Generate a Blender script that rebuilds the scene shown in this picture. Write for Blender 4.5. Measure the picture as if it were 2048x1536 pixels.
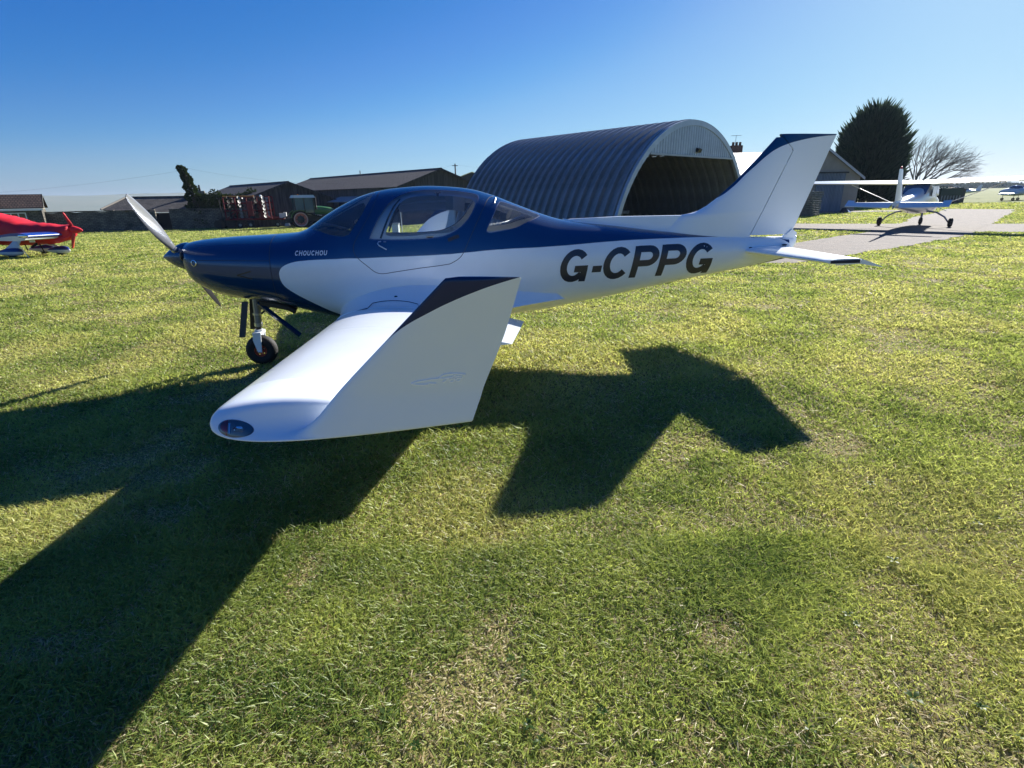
import bpy, bmesh, math, random
import numpy as np
from mathutils import Vector, Matrix, noise as mnoise
from mathutils.geometry import delaunay_2d_cdt
from mathutils.bvhtree import BVHTree

random.seed(7); RNG = np.random.default_rng(11)
SC = bpy.context.scene
for o in list(bpy.data.objects): bpy.data.objects.remove(o)

# ------------------------------------------------------------------ camera
PITCH, ROLL = 0.3438, 0.0172
_F = Vector((0, math.cos(PITCH), -math.sin(PITCH))); _U = Vector((0, math.sin(PITCH), math.cos(PITCH))); _R = Vector((1, 0, 0))
_R2 = _R*math.cos(ROLL) - _U*math.sin(ROLL); _U2 = _R*math.sin(ROLL) + _U*math.cos(ROLL)
cam_data = bpy.data.cameras.new('camera'); cam = bpy.data.objects.new('camera', cam_data); SC.collection.objects.link(cam)
cam_data.sensor_width = 36; cam_data.lens = 1057.2/2048*36; cam_data.clip_start = 0.05; cam_data.clip_end = 20000
M = Matrix((( _R2.x, _U2.x, -_F.x, 0), (_R2.y, _U2.y, -_F.y, 0), (_R2.z, _U2.z, -_F.z, 1.7), (0, 0, 0, 1)))
cam.matrix_world = M
SC.camera = cam

# ------------------------------------------------------------------ sky, sun, exposure
AZ, EL = 0.6909, 0.4339
SUN = Vector((math.sin(AZ)*math.cos(EL), math.cos(AZ)*math.cos(EL), math.sin(EL)))
world = bpy.data.worlds.new('World'); SC.world = world; world.use_nodes = True
wn = world.node_tree; bg = wn.nodes['Background']
sky = wn.nodes.new('ShaderNodeTexSky'); sky.sky_type = 'NISHITA'; sky.sun_disc = False
sky.sun_elevation = EL; sky.sun_rotation = AZ; sky.altitude = 800; sky.air_density = 1.0; sky.dust_density = 0.5; sky.ozone_density = 4.0
# the photograph's tone curve, applied alike to the whole sky: per channel, raw sky value / 16 -> value
pre = wn.nodes.new('ShaderNodeVectorMath'); pre.operation = 'SCALE'; pre.inputs['Scale'].default_value = 1/16
cv = wn.nodes.new('ShaderNodeRGBCurve'); post = wn.nodes.new('ShaderNodeVectorMath'); post.operation = 'SCALE'; post.inputs['Scale'].default_value = 5.0
for ci, pts in enumerate(([(1.5, .036), (2.3, .095), (2.75, .13), (3.7, .235), (4.6, .30), (6.3, .385), (10.5, .575)], [(2.7, .187), (4.0, .30), (5.1, .42), (5.8, .49), (8.4, .652), (12.2, .797)], [(2.1, .30), (4.3, .54), (5.5, .63), (6.6, .735), (8.5, .843), (11, .916), (12.6, .94)])):
    c_ = cv.mapping.curves[ci]; c_.points[0].location = (0, 0); c_.points[1].location = (1, .965 if ci == 2 else .89 if ci == 1 else .76)
    for a_, b_ in pts: c_.points.new(a_/16, b_)
cv.mapping.update()
wn.links.new(sky.outputs[0], pre.inputs[0]); wn.links.new(pre.outputs[0], cv.inputs['Color']); wn.links.new(cv.outputs[0], post.inputs[0]); wn.links.new(post.outputs[0], bg.inputs[0])
bg.inputs[1].default_value = 0.069
sd = bpy.data.lights.new('sun', 'SUN'); sd.energy = 3.9; sd.angle = math.radians(0.53); sd.color = (1.0, 0.965, 0.90)
sun = bpy.data.objects.new('sun', sd); SC.collection.objects.link(sun)
sun.rotation_euler = (-SUN).to_track_quat('-Z', 'Y').to_euler(); sun.location = SUN*60
vs = SC.view_settings; vs.view_transform = 'Standard'; vs.look = 'None'; vs.exposure = 1.6; vs.gamma = 1.0; vs.use_curve_mapping = False
SC.display_settings.display_device = 'sRGB'
SC.cycles.volume_bounces = 0
SC.cycles.max_bounces = 8; SC.cycles.transparent_max_bounces = 16
SC.cycles.use_denoising = True
SC.cycles.sample_clamp_indirect = 6

# ------------------------------------------------------------------ helpers
def link(o): SC.collection.objects.link(o); return o
def tag(o, label=None, cat=None, group=None, kind=None):
    if label: o['label'] = label
    if cat: o['category'] = cat
    if group: o['group'] = group
    if kind: o['kind'] = kind
    return o
def empty(name, loc, rz=0.0, label=None, cat=None, group=None):
    o = bpy.data.objects.new(name, None); o.empty_display_size = 0.3; o.location = loc; o.rotation_euler = (0, 0, rz); link(o)
    return tag(o, label, cat, group)

class MB:
    def __init__(s): s.v = []; s.f = []; s.m = []; s.sm = []
    def add(s, vs, fs, mi=0, smooth=False):
        k = len(s.v); s.v += [tuple(map(float, p)) for p in vs]
        for f in fs: s.f.append(tuple(i+k for i in f)); s.m.append(mi); s.sm.append(smooth)
        return s
    def box(s, c, d, mi=0, rot=None, taper=1.0):
        hx, hy, hz = d[0]/2, d[1]/2, d[2]/2; P = []
        for z, t in ((-hz, 1.0), (hz, taper)):
            for x, y in ((-hx, -hy), (hx, -hy), (hx, hy), (-hx, hy)):
                p = Vector((x*t, y*t, z))
                if rot is not None: p = rot @ p
                P.append(p + Vector(c))
        return s.add(P, [(3, 2, 1, 0), (4, 5, 6, 7), (0, 1, 5, 4), (1, 2, 6, 5), (2, 3, 7, 6), (3, 0, 4, 7)], mi)
    def tube(s, pts, r, n=10, mi=0, caps=True, smooth=True):
        pts = [Vector(p) for p in pts]; rs = r if isinstance(r, (list, tuple)) else [r]*len(pts)
        rings = []; up = None
        for i, p in enumerate(pts):
            t = (pts[min(i+1, len(pts)-1)] - pts[max(i-1, 0)]).normalized()
            if up is None:
                up = Vector((0, 0, 1)) if abs(t.z) < .9 else Vector((1, 0, 0))
            a = t.cross(up).normalized(); b = a.cross(t).normalized(); up = b
            rings.append([p + (a*math.cos(2*math.pi*k/n) + b*math.sin(2*math.pi*k/n))*rs[i] for k in range(n)])
        return s.rings(rings, mi, caps, smooth)
    def rings(s, rings, mi=0, caps=True, smooth=True, closed=True):
        n = len(rings[0]); V = [p for r in rings for p in r]; Fc = []
        for i in range(len(rings)-1):
            for k in range(n if closed else n-1):
                k2 = (k+1) % n; Fc.append((i*n+k, i*n+k2, (i+1)*n+k2, (i+1)*n+k))
        s.add(V, Fc, mi, smooth)
        if caps and closed:
            s.add(rings[0], [tuple(reversed(range(n)))], mi); s.add(rings[-1], [tuple(range(n))], mi)
        return s
    def lathe(s, prof, org, axis, n=24, mi=0, smooth=True):
        axis = Vector(axis).normalized(); up = Vector((0, 0, 1)) if abs(axis.z) < .9 else Vector((1, 0, 0))
        a = axis.cross(up).normalized(); b = a.cross(axis).normalized(); org = Vector(org)
        rr = [[org + axis*h + (a*math.cos(2*math.pi*k/n) + b*math.sin(2*math.pi*k/n))*max(r, 1e-4) for k in range(n)] for h, r in prof]
        return s.rings(rr, mi, False, smooth)
    def ell(s, c, r, nu=16, nv=10, mi=0, rot=None):
        rr = []
        for j in range(nv+1):
            ph = -math.pi/2 + math.pi*j/nv; ring = []
            for k in range(nu):
                q = 2*math.pi*k/nu; p = Vector((math.cos(ph)*math.cos(q)*r[0], math.cos(ph)*math.sin(q)*r[1], math.sin(ph)*r[2]))
                if rot is not None: p = rot @ p
                ring.append(p + Vector(c))
            rr.append(ring)
        return s.rings(rr, mi, False, True)
    def build(s, name, mats, parent=None, loc=None, sharp=35, flip=False):
        me = bpy.data.meshes.new(name); me.from_pydata(s.v, [], s.f)
        for m in (mats if isinstance(mats, (list, tuple)) else [mats]): me.materials.append(m)
        me.polygons.foreach_set('material_index', s.m); me.polygons.foreach_set('use_smooth', s.sm)
        bm = bmesh.new(); bm.from_mesh(me)
        bmesh.ops.remove_doubles(bm, verts=bm.verts, dist=1e-5)
        bmesh.ops.recalc_face_normals(bm, faces=bm.faces)
        bm.to_mesh(me); bm.free()
        me.set_sharp_from_angle(angle=math.radians(sharp)); me.update()
        o = bpy.data.objects.new(name, me); link(o)
        if parent: o.parent = parent
        if loc is not None: o.location = loc
        return o
def copy_tree(o, parent=None):
    c = o.copy(); link(c); c.parent = parent
    for ch in o.children: copy_tree(ch, c)
    return c

# ------------------------------------------------------------------ materials
def mat(name, col, rough=.6, metal=0., coat=0., spec=.5, var=0., vscale=8., bump=0., bscale=40., col2=None, stretch=(1, 1, 1), coords='Object', coat_rough=.04):
    m = bpy.data.materials.new(name); m.use_nodes = True; nt = m.node_tree; p = nt.nodes['Principled BSDF']
    p.inputs['Base Color'].default_value = (*col, 1); p.inputs['Roughness'].default_value = rough; p.inputs['Metallic'].default_value = metal
    p.inputs['Specular IOR Level'].default_value = spec; p.inputs['Coat Weight'].default_value = coat; p.inputs['Coat Roughness'].default_value = coat_rough
    if var or bump:
        tc = nt.nodes.new('ShaderNodeTexCoord'); mp = nt.nodes.new('ShaderNodeMapping'); mp.inputs['Scale'].default_value = stretch
        nt.links.new(tc.outputs[coords], mp.inputs[0])
        if var:
            nz = nt.nodes.new('ShaderNodeTexNoise'); nz.inputs['Scale'].default_value = vscale; nz.inputs['Detail'].default_value = 6; nz.inputs['Roughness'].default_value = .65
            nt.links.new(mp.outputs[0], nz.inputs['Vector'])
            rmp = nt.nodes.new('ShaderNodeValToRGB'); rmp.color_ramp.elements[0].position = .32; rmp.color_ramp.elements[1].position = .68
            c2 = col2 if col2 else tuple(c*(1-var) for c in col)
            rmp.color_ramp.elements[0].color = (*c2, 1); rmp.color_ramp.elements[1].color = (*(col if col2 else tuple(min(1, c*(1+var*.5)) for c in col)), 1)
            nt.links.new(nz.outputs['Fac'], rmp.inputs[0]); nt.links.new(rmp.outputs[0], p.inputs['Base Color'])
        if bump:
            nb = nt.nodes.new('ShaderNodeTexNoise'); nb.inputs['Scale'].default_value = bscale; nb.inputs['Detail'].default_value = 5
            nt.links.new(mp.outputs[0], nb.inputs['Vector'])
            b = nt.nodes.new('ShaderNodeBump'); b.inputs['Strength'].default_value = bump; b.inputs['Distance'].default_value = .02
            nt.links.new(nb.outputs['Fac'], b.inputs['Height']); nt.links.new(b.outputs[0], p.inputs['Normal'])
    return m
def brick_mat(name, c1, c2, cm, sx, sy, mortar=.02, rough=.9, bump=.6, rot=(0, 0, 0), var=.35):
    """masonry / slate courses: colour per unit and recessed joints"""
    m = bpy.data.materials.new(name); m.use_nodes = True; nt = m.node_tree; p = nt.nodes['Principled BSDF']; p.inputs['Roughness'].default_value = rough
    p.inputs['Specular IOR Level'].default_value = .25
    tc = nt.nodes.new('ShaderNodeTexCoord'); mp = nt.nodes.new('ShaderNodeMapping'); mp.inputs['Rotation'].default_value = rot
    nt.links.new(tc.outputs['Object'], mp.inputs[0])
    br = nt.nodes.new('ShaderNodeTexBrick'); br.inputs['Color1'].default_value = (*c1, 1); br.inputs['Color2'].default_value = (*c2, 1); br.inputs['Mortar'].default_value = (*cm, 1)
    br.inputs['Scale'].default_value = 1; br.inputs['Mortar Size'].default_value = mortar; br.inputs['Brick Width'].default_value = sx; br.inputs['Row Height'].default_value = sy
    nz = nt.nodes.new('ShaderNodeTexNoise'); nz.inputs['Scale'].default_value = 1.3; nz.inputs['Detail'].default_value = 8
    nd = nt.nodes.new('ShaderNodeTexNoise'); nd.inputs['Scale'].default_value = 3.
    mixv = nt.nodes.new('ShaderNodeVectorMath'); mixv.operation = 'MULTIPLY_ADD'; mixv.inputs[1].default_value = (.12, .12, .12)
    nt.links.new(mp.outputs[0], nd.inputs['Vector']); nt.links.new(nd.outputs['Color'], mixv.inputs[0]); nt.links.new(mp.outputs[0], mixv.inputs[2])
    nt.links.new(mixv.outputs[0], br.inputs['Vector']); nt.links.new(mp.outputs[0], nz.inputs['Vector'])
    mx = nt.nodes.new('ShaderNodeMix'); mx.data_type = 'RGBA'; mx.blend_type = 'MULTIPLY'; mx.inputs['Factor'].default_value = 1
    rp = nt.nodes.new('ShaderNodeValToRGB'); rp.color_ramp.elements[0].position = .3; rp.color_ramp.elements[1].position = .7
    rp.color_ramp.elements[0].color = (1-var, 1-var, 1-var, 1); rp.color_ramp.elements[1].color = (1.15, 1.12, 1.05, 1)
    nt.links.new(nz.outputs['Fac'], rp.inputs[0]); nt.links.new(br.outputs['Color'], mx.inputs['A']); nt.links.new(rp.outputs[0], mx.inputs['B'])
    nt.links.new(mx.outputs['Result'], p.inputs['Base Color'])
    b = nt.nodes.new('ShaderNodeBump'); b.inputs['Strength'].default_value = bump; b.inputs['Distance'].default_value = .03; b.invert = True
    nt.links.new(br.outputs['Fac'], b.inputs['Height']); nt.links.new(b.outputs[0], p.inputs['Normal'])
    return m
def wave_mat(name, c1, c2, scale, axis='X', rough=.7, bump=.5, metal=0., rotz=0., var=.3):
    """ribbed sheet or board cladding seen from far: fine relief plus weathering"""
    m = bpy.data.materials.new(name); m.use_nodes = True; nt = m.node_tree; p = nt.nodes['Principled BSDF']; p.inputs['Roughness'].default_value = rough; p.inputs['Metallic'].default_value = metal
    tc = nt.nodes.new('ShaderNodeTexCoord'); mp = nt.nodes.new('ShaderNodeMapping'); mp.inputs['Rotation'].default_value = (0, 0, rotz); nt.links.new(tc.outputs['Object'], mp.inputs[0])
    w = nt.nodes.new('ShaderNodeTexWave'); w.bands_direction = axis; w.inputs['Scale'].default_value = scale; w.inputs['Distortion'].default_value = .15
    nt.links.new(mp.outputs[0], w.inputs['Vector'])
    mp2 = nt.nodes.new('ShaderNodeMapping'); st = {'X': (3.5, 3.5, .35), 'Y': (3.5, 3.5, .35), 'Z': (.5, .5, 3.)}[axis]; mp2.inputs['Scale'].default_value = st; nt.links.new(mp.outputs[0], mp2.inputs[0])
    nz = nt.nodes.new('ShaderNodeTexNoise'); nz.inputs['Scale'].default_value = 1.5; nz.inputs['Detail'].default_value = 8; nt.links.new(mp2.outputs[0], nz.inputs['Vector'])
    rp = nt.nodes.new('ShaderNodeValToRGB'); rp.color_ramp.elements[0].color = (*c1, 1); rp.color_ramp.elements[1].color = (*c2, 1); rp.color_ramp.elements[0].position = .35; rp.color_ramp.elements[1].position = .68
    nt.links.new(nz.outputs['Fac'], rp.inputs[0]); nt.links.new(rp.outputs[0], p.inputs['Base Color'])
    b = nt.nodes.new('ShaderNodeBump'); b.inputs['Strength'].default_value = bump; b.inputs['Distance'].default_value = .05
    nt.links.new(w.outputs['Fac'], b.inputs['Height']); nt.links.new(b.outputs[0], p.inputs['Normal'])
    return m
def glass_mat(name, tint=(.90, .94, .96), rough=.0, refl=1.0, film=0.):
    m = bpy.data.materials.new(name); m.use_nodes = True; nt = m.node_tree; nt.nodes.remove(nt.nodes['Principled BSDF']); out = nt.nodes['Material Output']
    t = nt.nodes.new('ShaderNodeBsdfTransparent'); t.inputs[0].default_value = (*tint, 1)
    g = nt.nodes.new('ShaderNodeBsdfGlossy'); g.inputs['Roughness'].default_value = rough; g.inputs['Color'].default_value = (refl, refl, refl, 1)
    fr = nt.nodes.new('ShaderNodeFresnel'); fr.inputs['IOR'].default_value = 1.75
    mx = nt.nodes.new('ShaderNodeMixShader'); nt.links.new(fr.outputs[0], mx.inputs[0]); nt.links.new(t.outputs[0], mx.inputs[1]); nt.links.new(g.outputs[0], mx.inputs[2])
    if film:                                   # thin dust, plus reflected haze on the perspex painted as diffuse white
        df = nt.nodes.new('ShaderNodeBsdfDiffuse'); df.inputs[0].default_value = (.8, .8, .8, 1); m2 = nt.nodes.new('ShaderNodeMixShader'); m2.inputs[0].default_value = film
        nt.links.new(mx.outputs[0], m2.inputs[1]); nt.links.new(df.outputs[0], m2.inputs[2]); nt.links.new(m2.outputs[0], out.inputs[0])
    else: nt.links.new(mx.outputs[0], out.inputs[0])
    return m
def curve_paint(name, white, blue, pts, s0, s1, z0, z1, above=True):
    """two-colour paint scheme: the boundary is a curve z(s) in the airframe's own coordinates"""
    m = mat(name, white, rough=.3, coat=.2, spec=.3); nt = m.node_tree; p = nt.nodes['Principled BSDF']
    tc = nt.nodes.new('ShaderNodeTexCoord'); sp = nt.nodes.new('ShaderNodeSeparateXYZ'); nt.links.new(tc.outputs['Object'], sp.inputs[0])
    mr = nt.nodes.new('ShaderNodeMapRange'); mr.inputs[1].default_value = s0; mr.inputs[2].default_value = s1; nt.links.new(sp.outputs[0], mr.inputs[0])
    fc = nt.nodes.new('ShaderNodeFloatCurve'); cu = fc.mapping.curves[0]
    P = [((a-s0)/(s1-s0), (b-z0)/(z1-z0)) for a, b in pts]
    cu.points[0].location = P[0]; cu.points[1].location = P[-1]
    for q in P[1:-1]: cu.points.new(*q)
    fc.mapping.update(); nt.links.new(mr.outputs[0], fc.inputs['Value'])
    mz = nt.nodes.new('ShaderNodeMapRange'); mz.inputs[1].default_value = z0; mz.inputs[2].default_value = z1; mz.clamp = False; nt.links.new(sp.outputs[2], mz.inputs[0])
    gt = nt.nodes.new('ShaderNodeMath'); gt.operation = 'GREATER_THAN' if above else 'LESS_THAN'; nt.links.new(mz.outputs[0], gt.inputs[0]); nt.links.new(fc.outputs[0], gt.inputs[1])
    mx = nt.nodes.new('ShaderNodeMix'); mx.data_type = 'RGBA'; mx.inputs['A'].default_value = (*white, 1); mx.inputs['B'].default_value = (*blue, 1)
    nt.links.new(gt.outputs[0], mx.inputs['Factor']); nt.links.new(mx.outputs['Result'], p.inputs['Base Color'])
    return m
WHITE = (.81, .855, .89); BLUE = (.003, .044, .140); BLUE_SHADED = (.003, .020, .080)  # third colour: the same blue with the winglet's shade painted in
M_white = mat('gloss_white_paint', WHITE, rough=.3, coat=.5, var=.05, vscale=1.5, bump=.04, bscale=2.2)
M_blue = mat('gloss_blue_paint', BLUE, rough=.24, coat=.6, metal=.30, spec=.35, coat_rough=.03)
M_navy = mat('navy_lettering', (.012, .016, .035), rough=.35, coat=.3)
M_seam = mat('panel_gap', (.02, .025, .04), rough=.8)
M_black = mat('black_rubber', (.012, .012, .012), rough=.75, bump=.2, bscale=60)
M_blackp = mat('black_paint', (.015, .015, .017), rough=.4)
M_grey = mat('grey_metal', (.28, .29, .30), rough=.4, metal=.6)
M_alu = mat('aluminium', (.62, .63, .65), rough=.28, metal=.9)
M_propdark = mat('dark_lower_blade', (.008, .008, .009), rough=.8, spec=.1)  # near-black over the whole lower blade, front and back alike
M_prop = mat('propeller_lacquer', (.30, .31, .33), rough=.25, metal=.35, coat=.6)
M_trim = mat('cabin_trim', (.90, .90, .88), rough=.7)
M_seat = mat('seat_cloth', (.55, .54, .50), rough=.85)
M_glass = glass_mat('canopy_glass', film=.04)
M_glassd = glass_mat('dark_glass', (.25, .28, .30))
M_rim = mat('red_wheel_hub', (.42, .06, .03), rough=.4)
M_redlens = mat('red_lens', (.62, .015, .015), rough=.35)
M_clear = glass_mat('clear_lens', (.97, .98, .98))
M_chrome = mat('chrome', (.85, .85, .85), rough=.08, metal=1)

# ------------------------------------------------------------------ fuselage shape
# s, zbot, ztop, halfwidth, zcentre, n_upper, n_lower
FT=np.array([
[-.47,1.00,1.295,.20,1.15,2.4,2.4],
[-.43,.93,1.308,.27,1.14,2.4,2.4],
[-.36,.872,1.322,.325,1.12,2.4,2.4],
[-.22,.805,1.337,.375,1.10,2.45,2.4],
[0.0,.742,1.350,.42,1.08,2.5,2.4],
[.34,.680,1.362,.475,1.06,2.5,2.45],
[.60,.605,1.378,.51,1.04,2.45,2.5],
[.69,.578,1.405,.52,1.04,2.35,2.5],
[.775,.552,1.455,.53,1.04,2.25,2.5],
[.92,.515,1.549,.545,1.04,2.15,2.5],
[1.136,.485,1.660,.56,1.04,2.1,2.5],
[1.28,.472,1.718,.565,1.03,2.1,2.5],
[1.433,.462,1.757,.568,1.03,2.12,2.5],
[1.625,.455,1.783,.57,1.03,2.15,2.5],
[1.923,.45,1.799,.568,1.03,2.15,2.5],
[2.147,.45,1.789,.555,1.03,2.15,2.5],
[2.372,.452,1.762,.535,1.03,2.12,2.5],
[2.569,.455,1.71,.51,1.03,2.1,2.5],
[2.831,.463,1.611,.47,1.02,2.1,2.45],
[3.127,.485,1.502,.425,1.01,2.1,2.4],
[3.308,.512,1.448,.395,1.01,2.15,2.4],
[3.469,.538,1.418,.37,1.01,2.2,2.35],
[3.9,.603,1.368,.31,1.01,2.25,2.3],
[4.5,.706,1.292,.235,1.02,2.3,2.25],
[5.35,.836,1.219,.145,1.04,2.2,2.2],
[5.7,.89,1.20,.11,1.05,2.2,2.2],
[6.02,.945,1.185,.06,1.07,2.0,2.0],
])
def _pchip(x,y):
    h=np.diff(x);dl=np.diff(y)/h;m=np.zeros(len(x))
    for i in range(1,len(x)-1):
        if dl[i-1]*dl[i]>0:
            w1=2*h[i]+h[i-1];w2=h[i]+2*h[i-1];m[i]=(w1+w2)/(w1/dl[i-1]+w2/dl[i])
    m[0]=dl[0];m[-1]=dl[-1]
    return h,m
_P=[_pchip(FT[:,0],FT[:,i]) for i in range(1,7)]
def prm(s):
    s=np.clip(np.asarray(s,float),FT[0,0],FT[-1,0]);x=FT[:,0]
    i=np.clip(np.searchsorted(x,s)-1,0,len(x)-2);o=[]
    for c in range(6):
        h,m=_P[c];y=FT[:,c+1];t=(s-x[i])/h[i]
        o.append((2*t**3-3*t**2+1)*y[i]+(t**3-2*t**2+t)*h[i]*m[i]+(-2*t**3+3*t**2)*y[i+1]+(t**3-t**2)*h[i]*m[i+1])
    return o
def fpt(s,th):
    s=np.asarray(s,float);th=np.asarray(th,float)
    zb,zt,w,zc,nu,nl=prm(s);up=th>=0
    n=np.where(up,nu,nl);c=np.abs(np.cos(th));q=np.abs(np.sin(th))
    r=(c**n+q**n)**(-1/n)
    return w*r*c, zc+np.where(up,zt-zc,zb-zc)*r*q
def fth(s,z):
    s=np.asarray(s,float);z=np.asarray(z,float)
    zb,zt,w,zc,nu,nl=prm(s);up=z>=zc;n=np.where(up,nu,nl)
    Y=np.clip(np.abs(np.where(up,(z-zc)/(zt-zc),(z-zc)/(zb-zc))),0,1)
    X=(1-Y**n)**(1/n)
    return np.where(up,1,-1)*np.arctan2(Y,X)
# ------------------------------------------------------------------ terrain
def S01(t): t = np.clip(t, 0, 1); return t*t*(3-2*t)
def ground_z(x, y):
    x = np.asarray(x, float); y = np.asarray(y, float)
    z = -1.4*S01((y-16)/44)*S01((12-x)/26)
    w = S01((-x/np.maximum(y, 1)-.1)/.4)
    return z - 45*S01((y-95)/900)*w
def gz(x, y): return float(ground_z(x, y))
def vnoise(x, y, sc, seed=0):
    """smooth value noise, vectorised"""
    r = np.random.default_rng(seed).random((257, 257)); u = np.asarray(x)/sc + 1000.37; v = np.asarray(y)/sc + 1000.71
    i = np.floor(u).astype(int); j = np.floor(v).astype(int); a = u-i; b = v-j; a = a*a*(3-2*a); b = b*b*(3-2*b)
    i %= 256; j %= 256
    return (r[i, j]*(1-a)*(1-b) + r[i+1, j]*a*(1-b) + r[i, j+1]*(1-a)*b + r[i+1, j+1]*a*b)
def axis_pts(lo, hi, fine, step, grow):
    out = [0.0]; d = step
    while out[-1] < hi: out.append(out[-1]+d); d = step if out[-1] < fine else d*grow
    neg = [0.0]; d = step
    while neg[-1] > lo: neg.append(neg[-1]-d); d = step if -neg[-1] < fine else d*grow
    return np.array(sorted(set(neg+out)))
GX = axis_pts(-7000, 7000, 24, .35, 1.10); GY = axis_pts(-500, 7000, 22, .35, 1.10)
XX, YY = np.meshgrid(GX, GY); ZZ = ground_z(XX, YY) + (vnoise(XX, YY, .9, 3)-.5)*.035*np.exp(-((XX/12)**2+(YY/12)**2)) + (vnoise(XX, YY, 9, 4)-.5)*.06*S01((np.hypot(XX, YY)-14)/20)*(np.hypot(XX, YY) < 800)*S01((2-XX)/6)
nx, ny = len(GX), len(GY)
V = np.stack([XX.ravel(), YY.ravel(), ZZ.ravel()], 1); ii = np.arange(nx*ny).reshape(ny, nx)
Fq = np.stack([ii[:-1, :-1].ravel(), ii[:-1, 1:].ravel(), ii[1:, 1:].ravel(), ii[1:, :-1].ravel()], 1)
me = bpy.data.meshes.new('ground'); me.from_pydata(V.tolist(), [], Fq.tolist()); me.polygons.foreach_set('use_smooth', [True]*len(Fq))
ground = link(bpy.data.objects.new('ground', me)); tag(ground, 'mown green grass airfield with dry straw coloured patches', 'ground', kind='structure')
def ground_mat():
    m = bpy.data.materials.new('turf'); m.use_nodes = True; nt = m.node_tree; p = nt.nodes['Principled BSDF']; p.inputs['Roughness'].default_value = .95; p.inputs['Specular IOR Level'].default_value = .1
    geo = nt.nodes.new('ShaderNodeNewGeometry')
    def noise(scale, detail=6, st=(1, 1, 1)):
        mp = nt.nodes.new('ShaderNodeMapping'); mp.inputs['Scale'].default_value = st; nt.links.new(geo.outputs['Position'], mp.inputs[0])
        n = nt.nodes.new('ShaderNodeTexNoise'); n.inputs['Scale'].default_value = scale; n.inputs['Detail'].default_value = detail; n.inputs['Roughness'].default_value = .6
        nt.links.new(mp.outputs[0], n.inputs['Vector']); return n
    def ramp(n, a, b, pa, pb):
        r = nt.nodes.new('ShaderNodeValToRGB'); r.color_ramp.elements[0].position = pa; r.color_ramp.elements[1].position = pb
        r.color_ramp.elements[0].color = (*a, 1); r.color_ramp.elements[1].color = (*b, 1); nt.links.new(n.outputs['Fac'], r.inputs[0]); return r
    def mix(a, b, f, mode='MIX'):
        x = nt.nodes.new('ShaderNodeMix'); x.data_type = 'RGBA'; x.blend_type = mode
        nt.links.new(a, x.inputs['A']); nt.links.new(b, x.inputs['B'])
        if isinstance(f, float): x.inputs['Factor'].default_value = f
        else: nt.links.new(f, x.inputs['Factor'])
        return x.outputs['Result']
    fine = ramp(noise(70, 9), (.10, .095, .032), (.34, .31, .12), .34, .68)
    soil = ramp(noise(60, 8), (.11, .085, .05), (.42, .36, .21), .34, .68)
    pf = ramp(noise(.55, 5), (0, 0, 0), (1, 1, 1), .52, .68)
    c1 = mix(fine.outputs[0], soil.outputs[0], pf.outputs[0])
    far = ramp(noise(.22, 5, (.25, 1, 1)), (.12, .15, .035), (.185, .20, .06), .35, .65)
    d = nt.nodes.new('ShaderNodeVectorMath'); d.operation = 'LENGTH'; nt.links.new(geo.outputs['Position'], d.inputs[0])
    mr = nt.nodes.new('ShaderNodeMapRange'); mr.inputs[1].default_value = 9; mr.inputs[2].default_value = 30; nt.links.new(d.outputs['Value'], mr.inputs[0])
    c = mix(c1, far.outputs[0], mr.outputs[0])
    nt.links.new(c, p.inputs['Base Color'])
    b = nt.nodes.new('ShaderNodeBump'); b.inputs['Strength'].default_value = .8; b.inputs['Distance'].default_value = .03
    nt.links.new(noise(30, 8).outputs['Fac'], b.inputs['Height']); nt.links.new(b.outputs[0], p.inputs['Normal'])
    return m
me.materials.append(ground_mat())

# gravel taxiway: three sheets lying on the turf
PATHS = [
 [(10.9, 24.82), (12.69, 24.34), (15.35, 22.96), (20.76, 20.95), (24.7, 20.0), (46, 14), (47, 18.5), (26.5, 25.0), (15.22, 29.31), (13.23, 30.24)],
 [(5.3, 13.0), (7.06, 13.05), (11.28, 16.15), (17.37, 20.69), (22.86, 26.07), (28.09, 31.36), (39.12, 42.59), (36.3, 46.0), (30.78, 39.82), (25.23, 34.04), (19.97, 27.97), (13.64, 21.59), (10.75, 19.29), (5.68, 14.6)],
 [(21.8, 41.6), (24.12, 41.66), (30.35, 42.6), (33.5, 43.2), (33.5, 44.8), (21.8, 44.8)]]
def rough_poly(P, step=.35, amp=.12, seed=0):
    out = []
    for i in range(len(P)):
        a = np.array(P[i]); b = np.array(P[(i+1) % len(P)]); n = max(1, int(np.linalg.norm(b-a)/step)); t = (b-a)/max(np.linalg.norm(b-a), 1e-6)
        for k in range(n):
            q = a+(b-a)*k/n; d = (vnoise(q[0], q[1], .8, seed)-.5)*2*amp + (vnoise(q[0], q[1], 3.1, seed+5)-.5)*2*amp*1.5
            out.append((q[0]-t[1]*d, q[1]+t[0]*d))
    return out
def in_poly(px, py, P):
    P = np.asarray(P); px = np.asarray(px); py = np.asarray(py); ins = np.zeros(px.shape, bool); j = len(P)-1
    for i in range(len(P)):
        xi, yi = P[i]; xj, yj = P[j]
        if yi != yj: ins ^= ((yi > py) != (yj > py)) & (px < (xj-xi)*(py-yi)/(yj-yi)+xi)
        j = i
    return ins
M_gravel = mat('gravel', (.185, .15, .122), rough=.95, var=.35, vscale=2.2, bump=1., bscale=25, col2=(.115, .098, .088), coords='Object')
PATHS_R = [rough_poly(P, seed=40+k) for k, P in enumerate(PATHS)]
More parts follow.
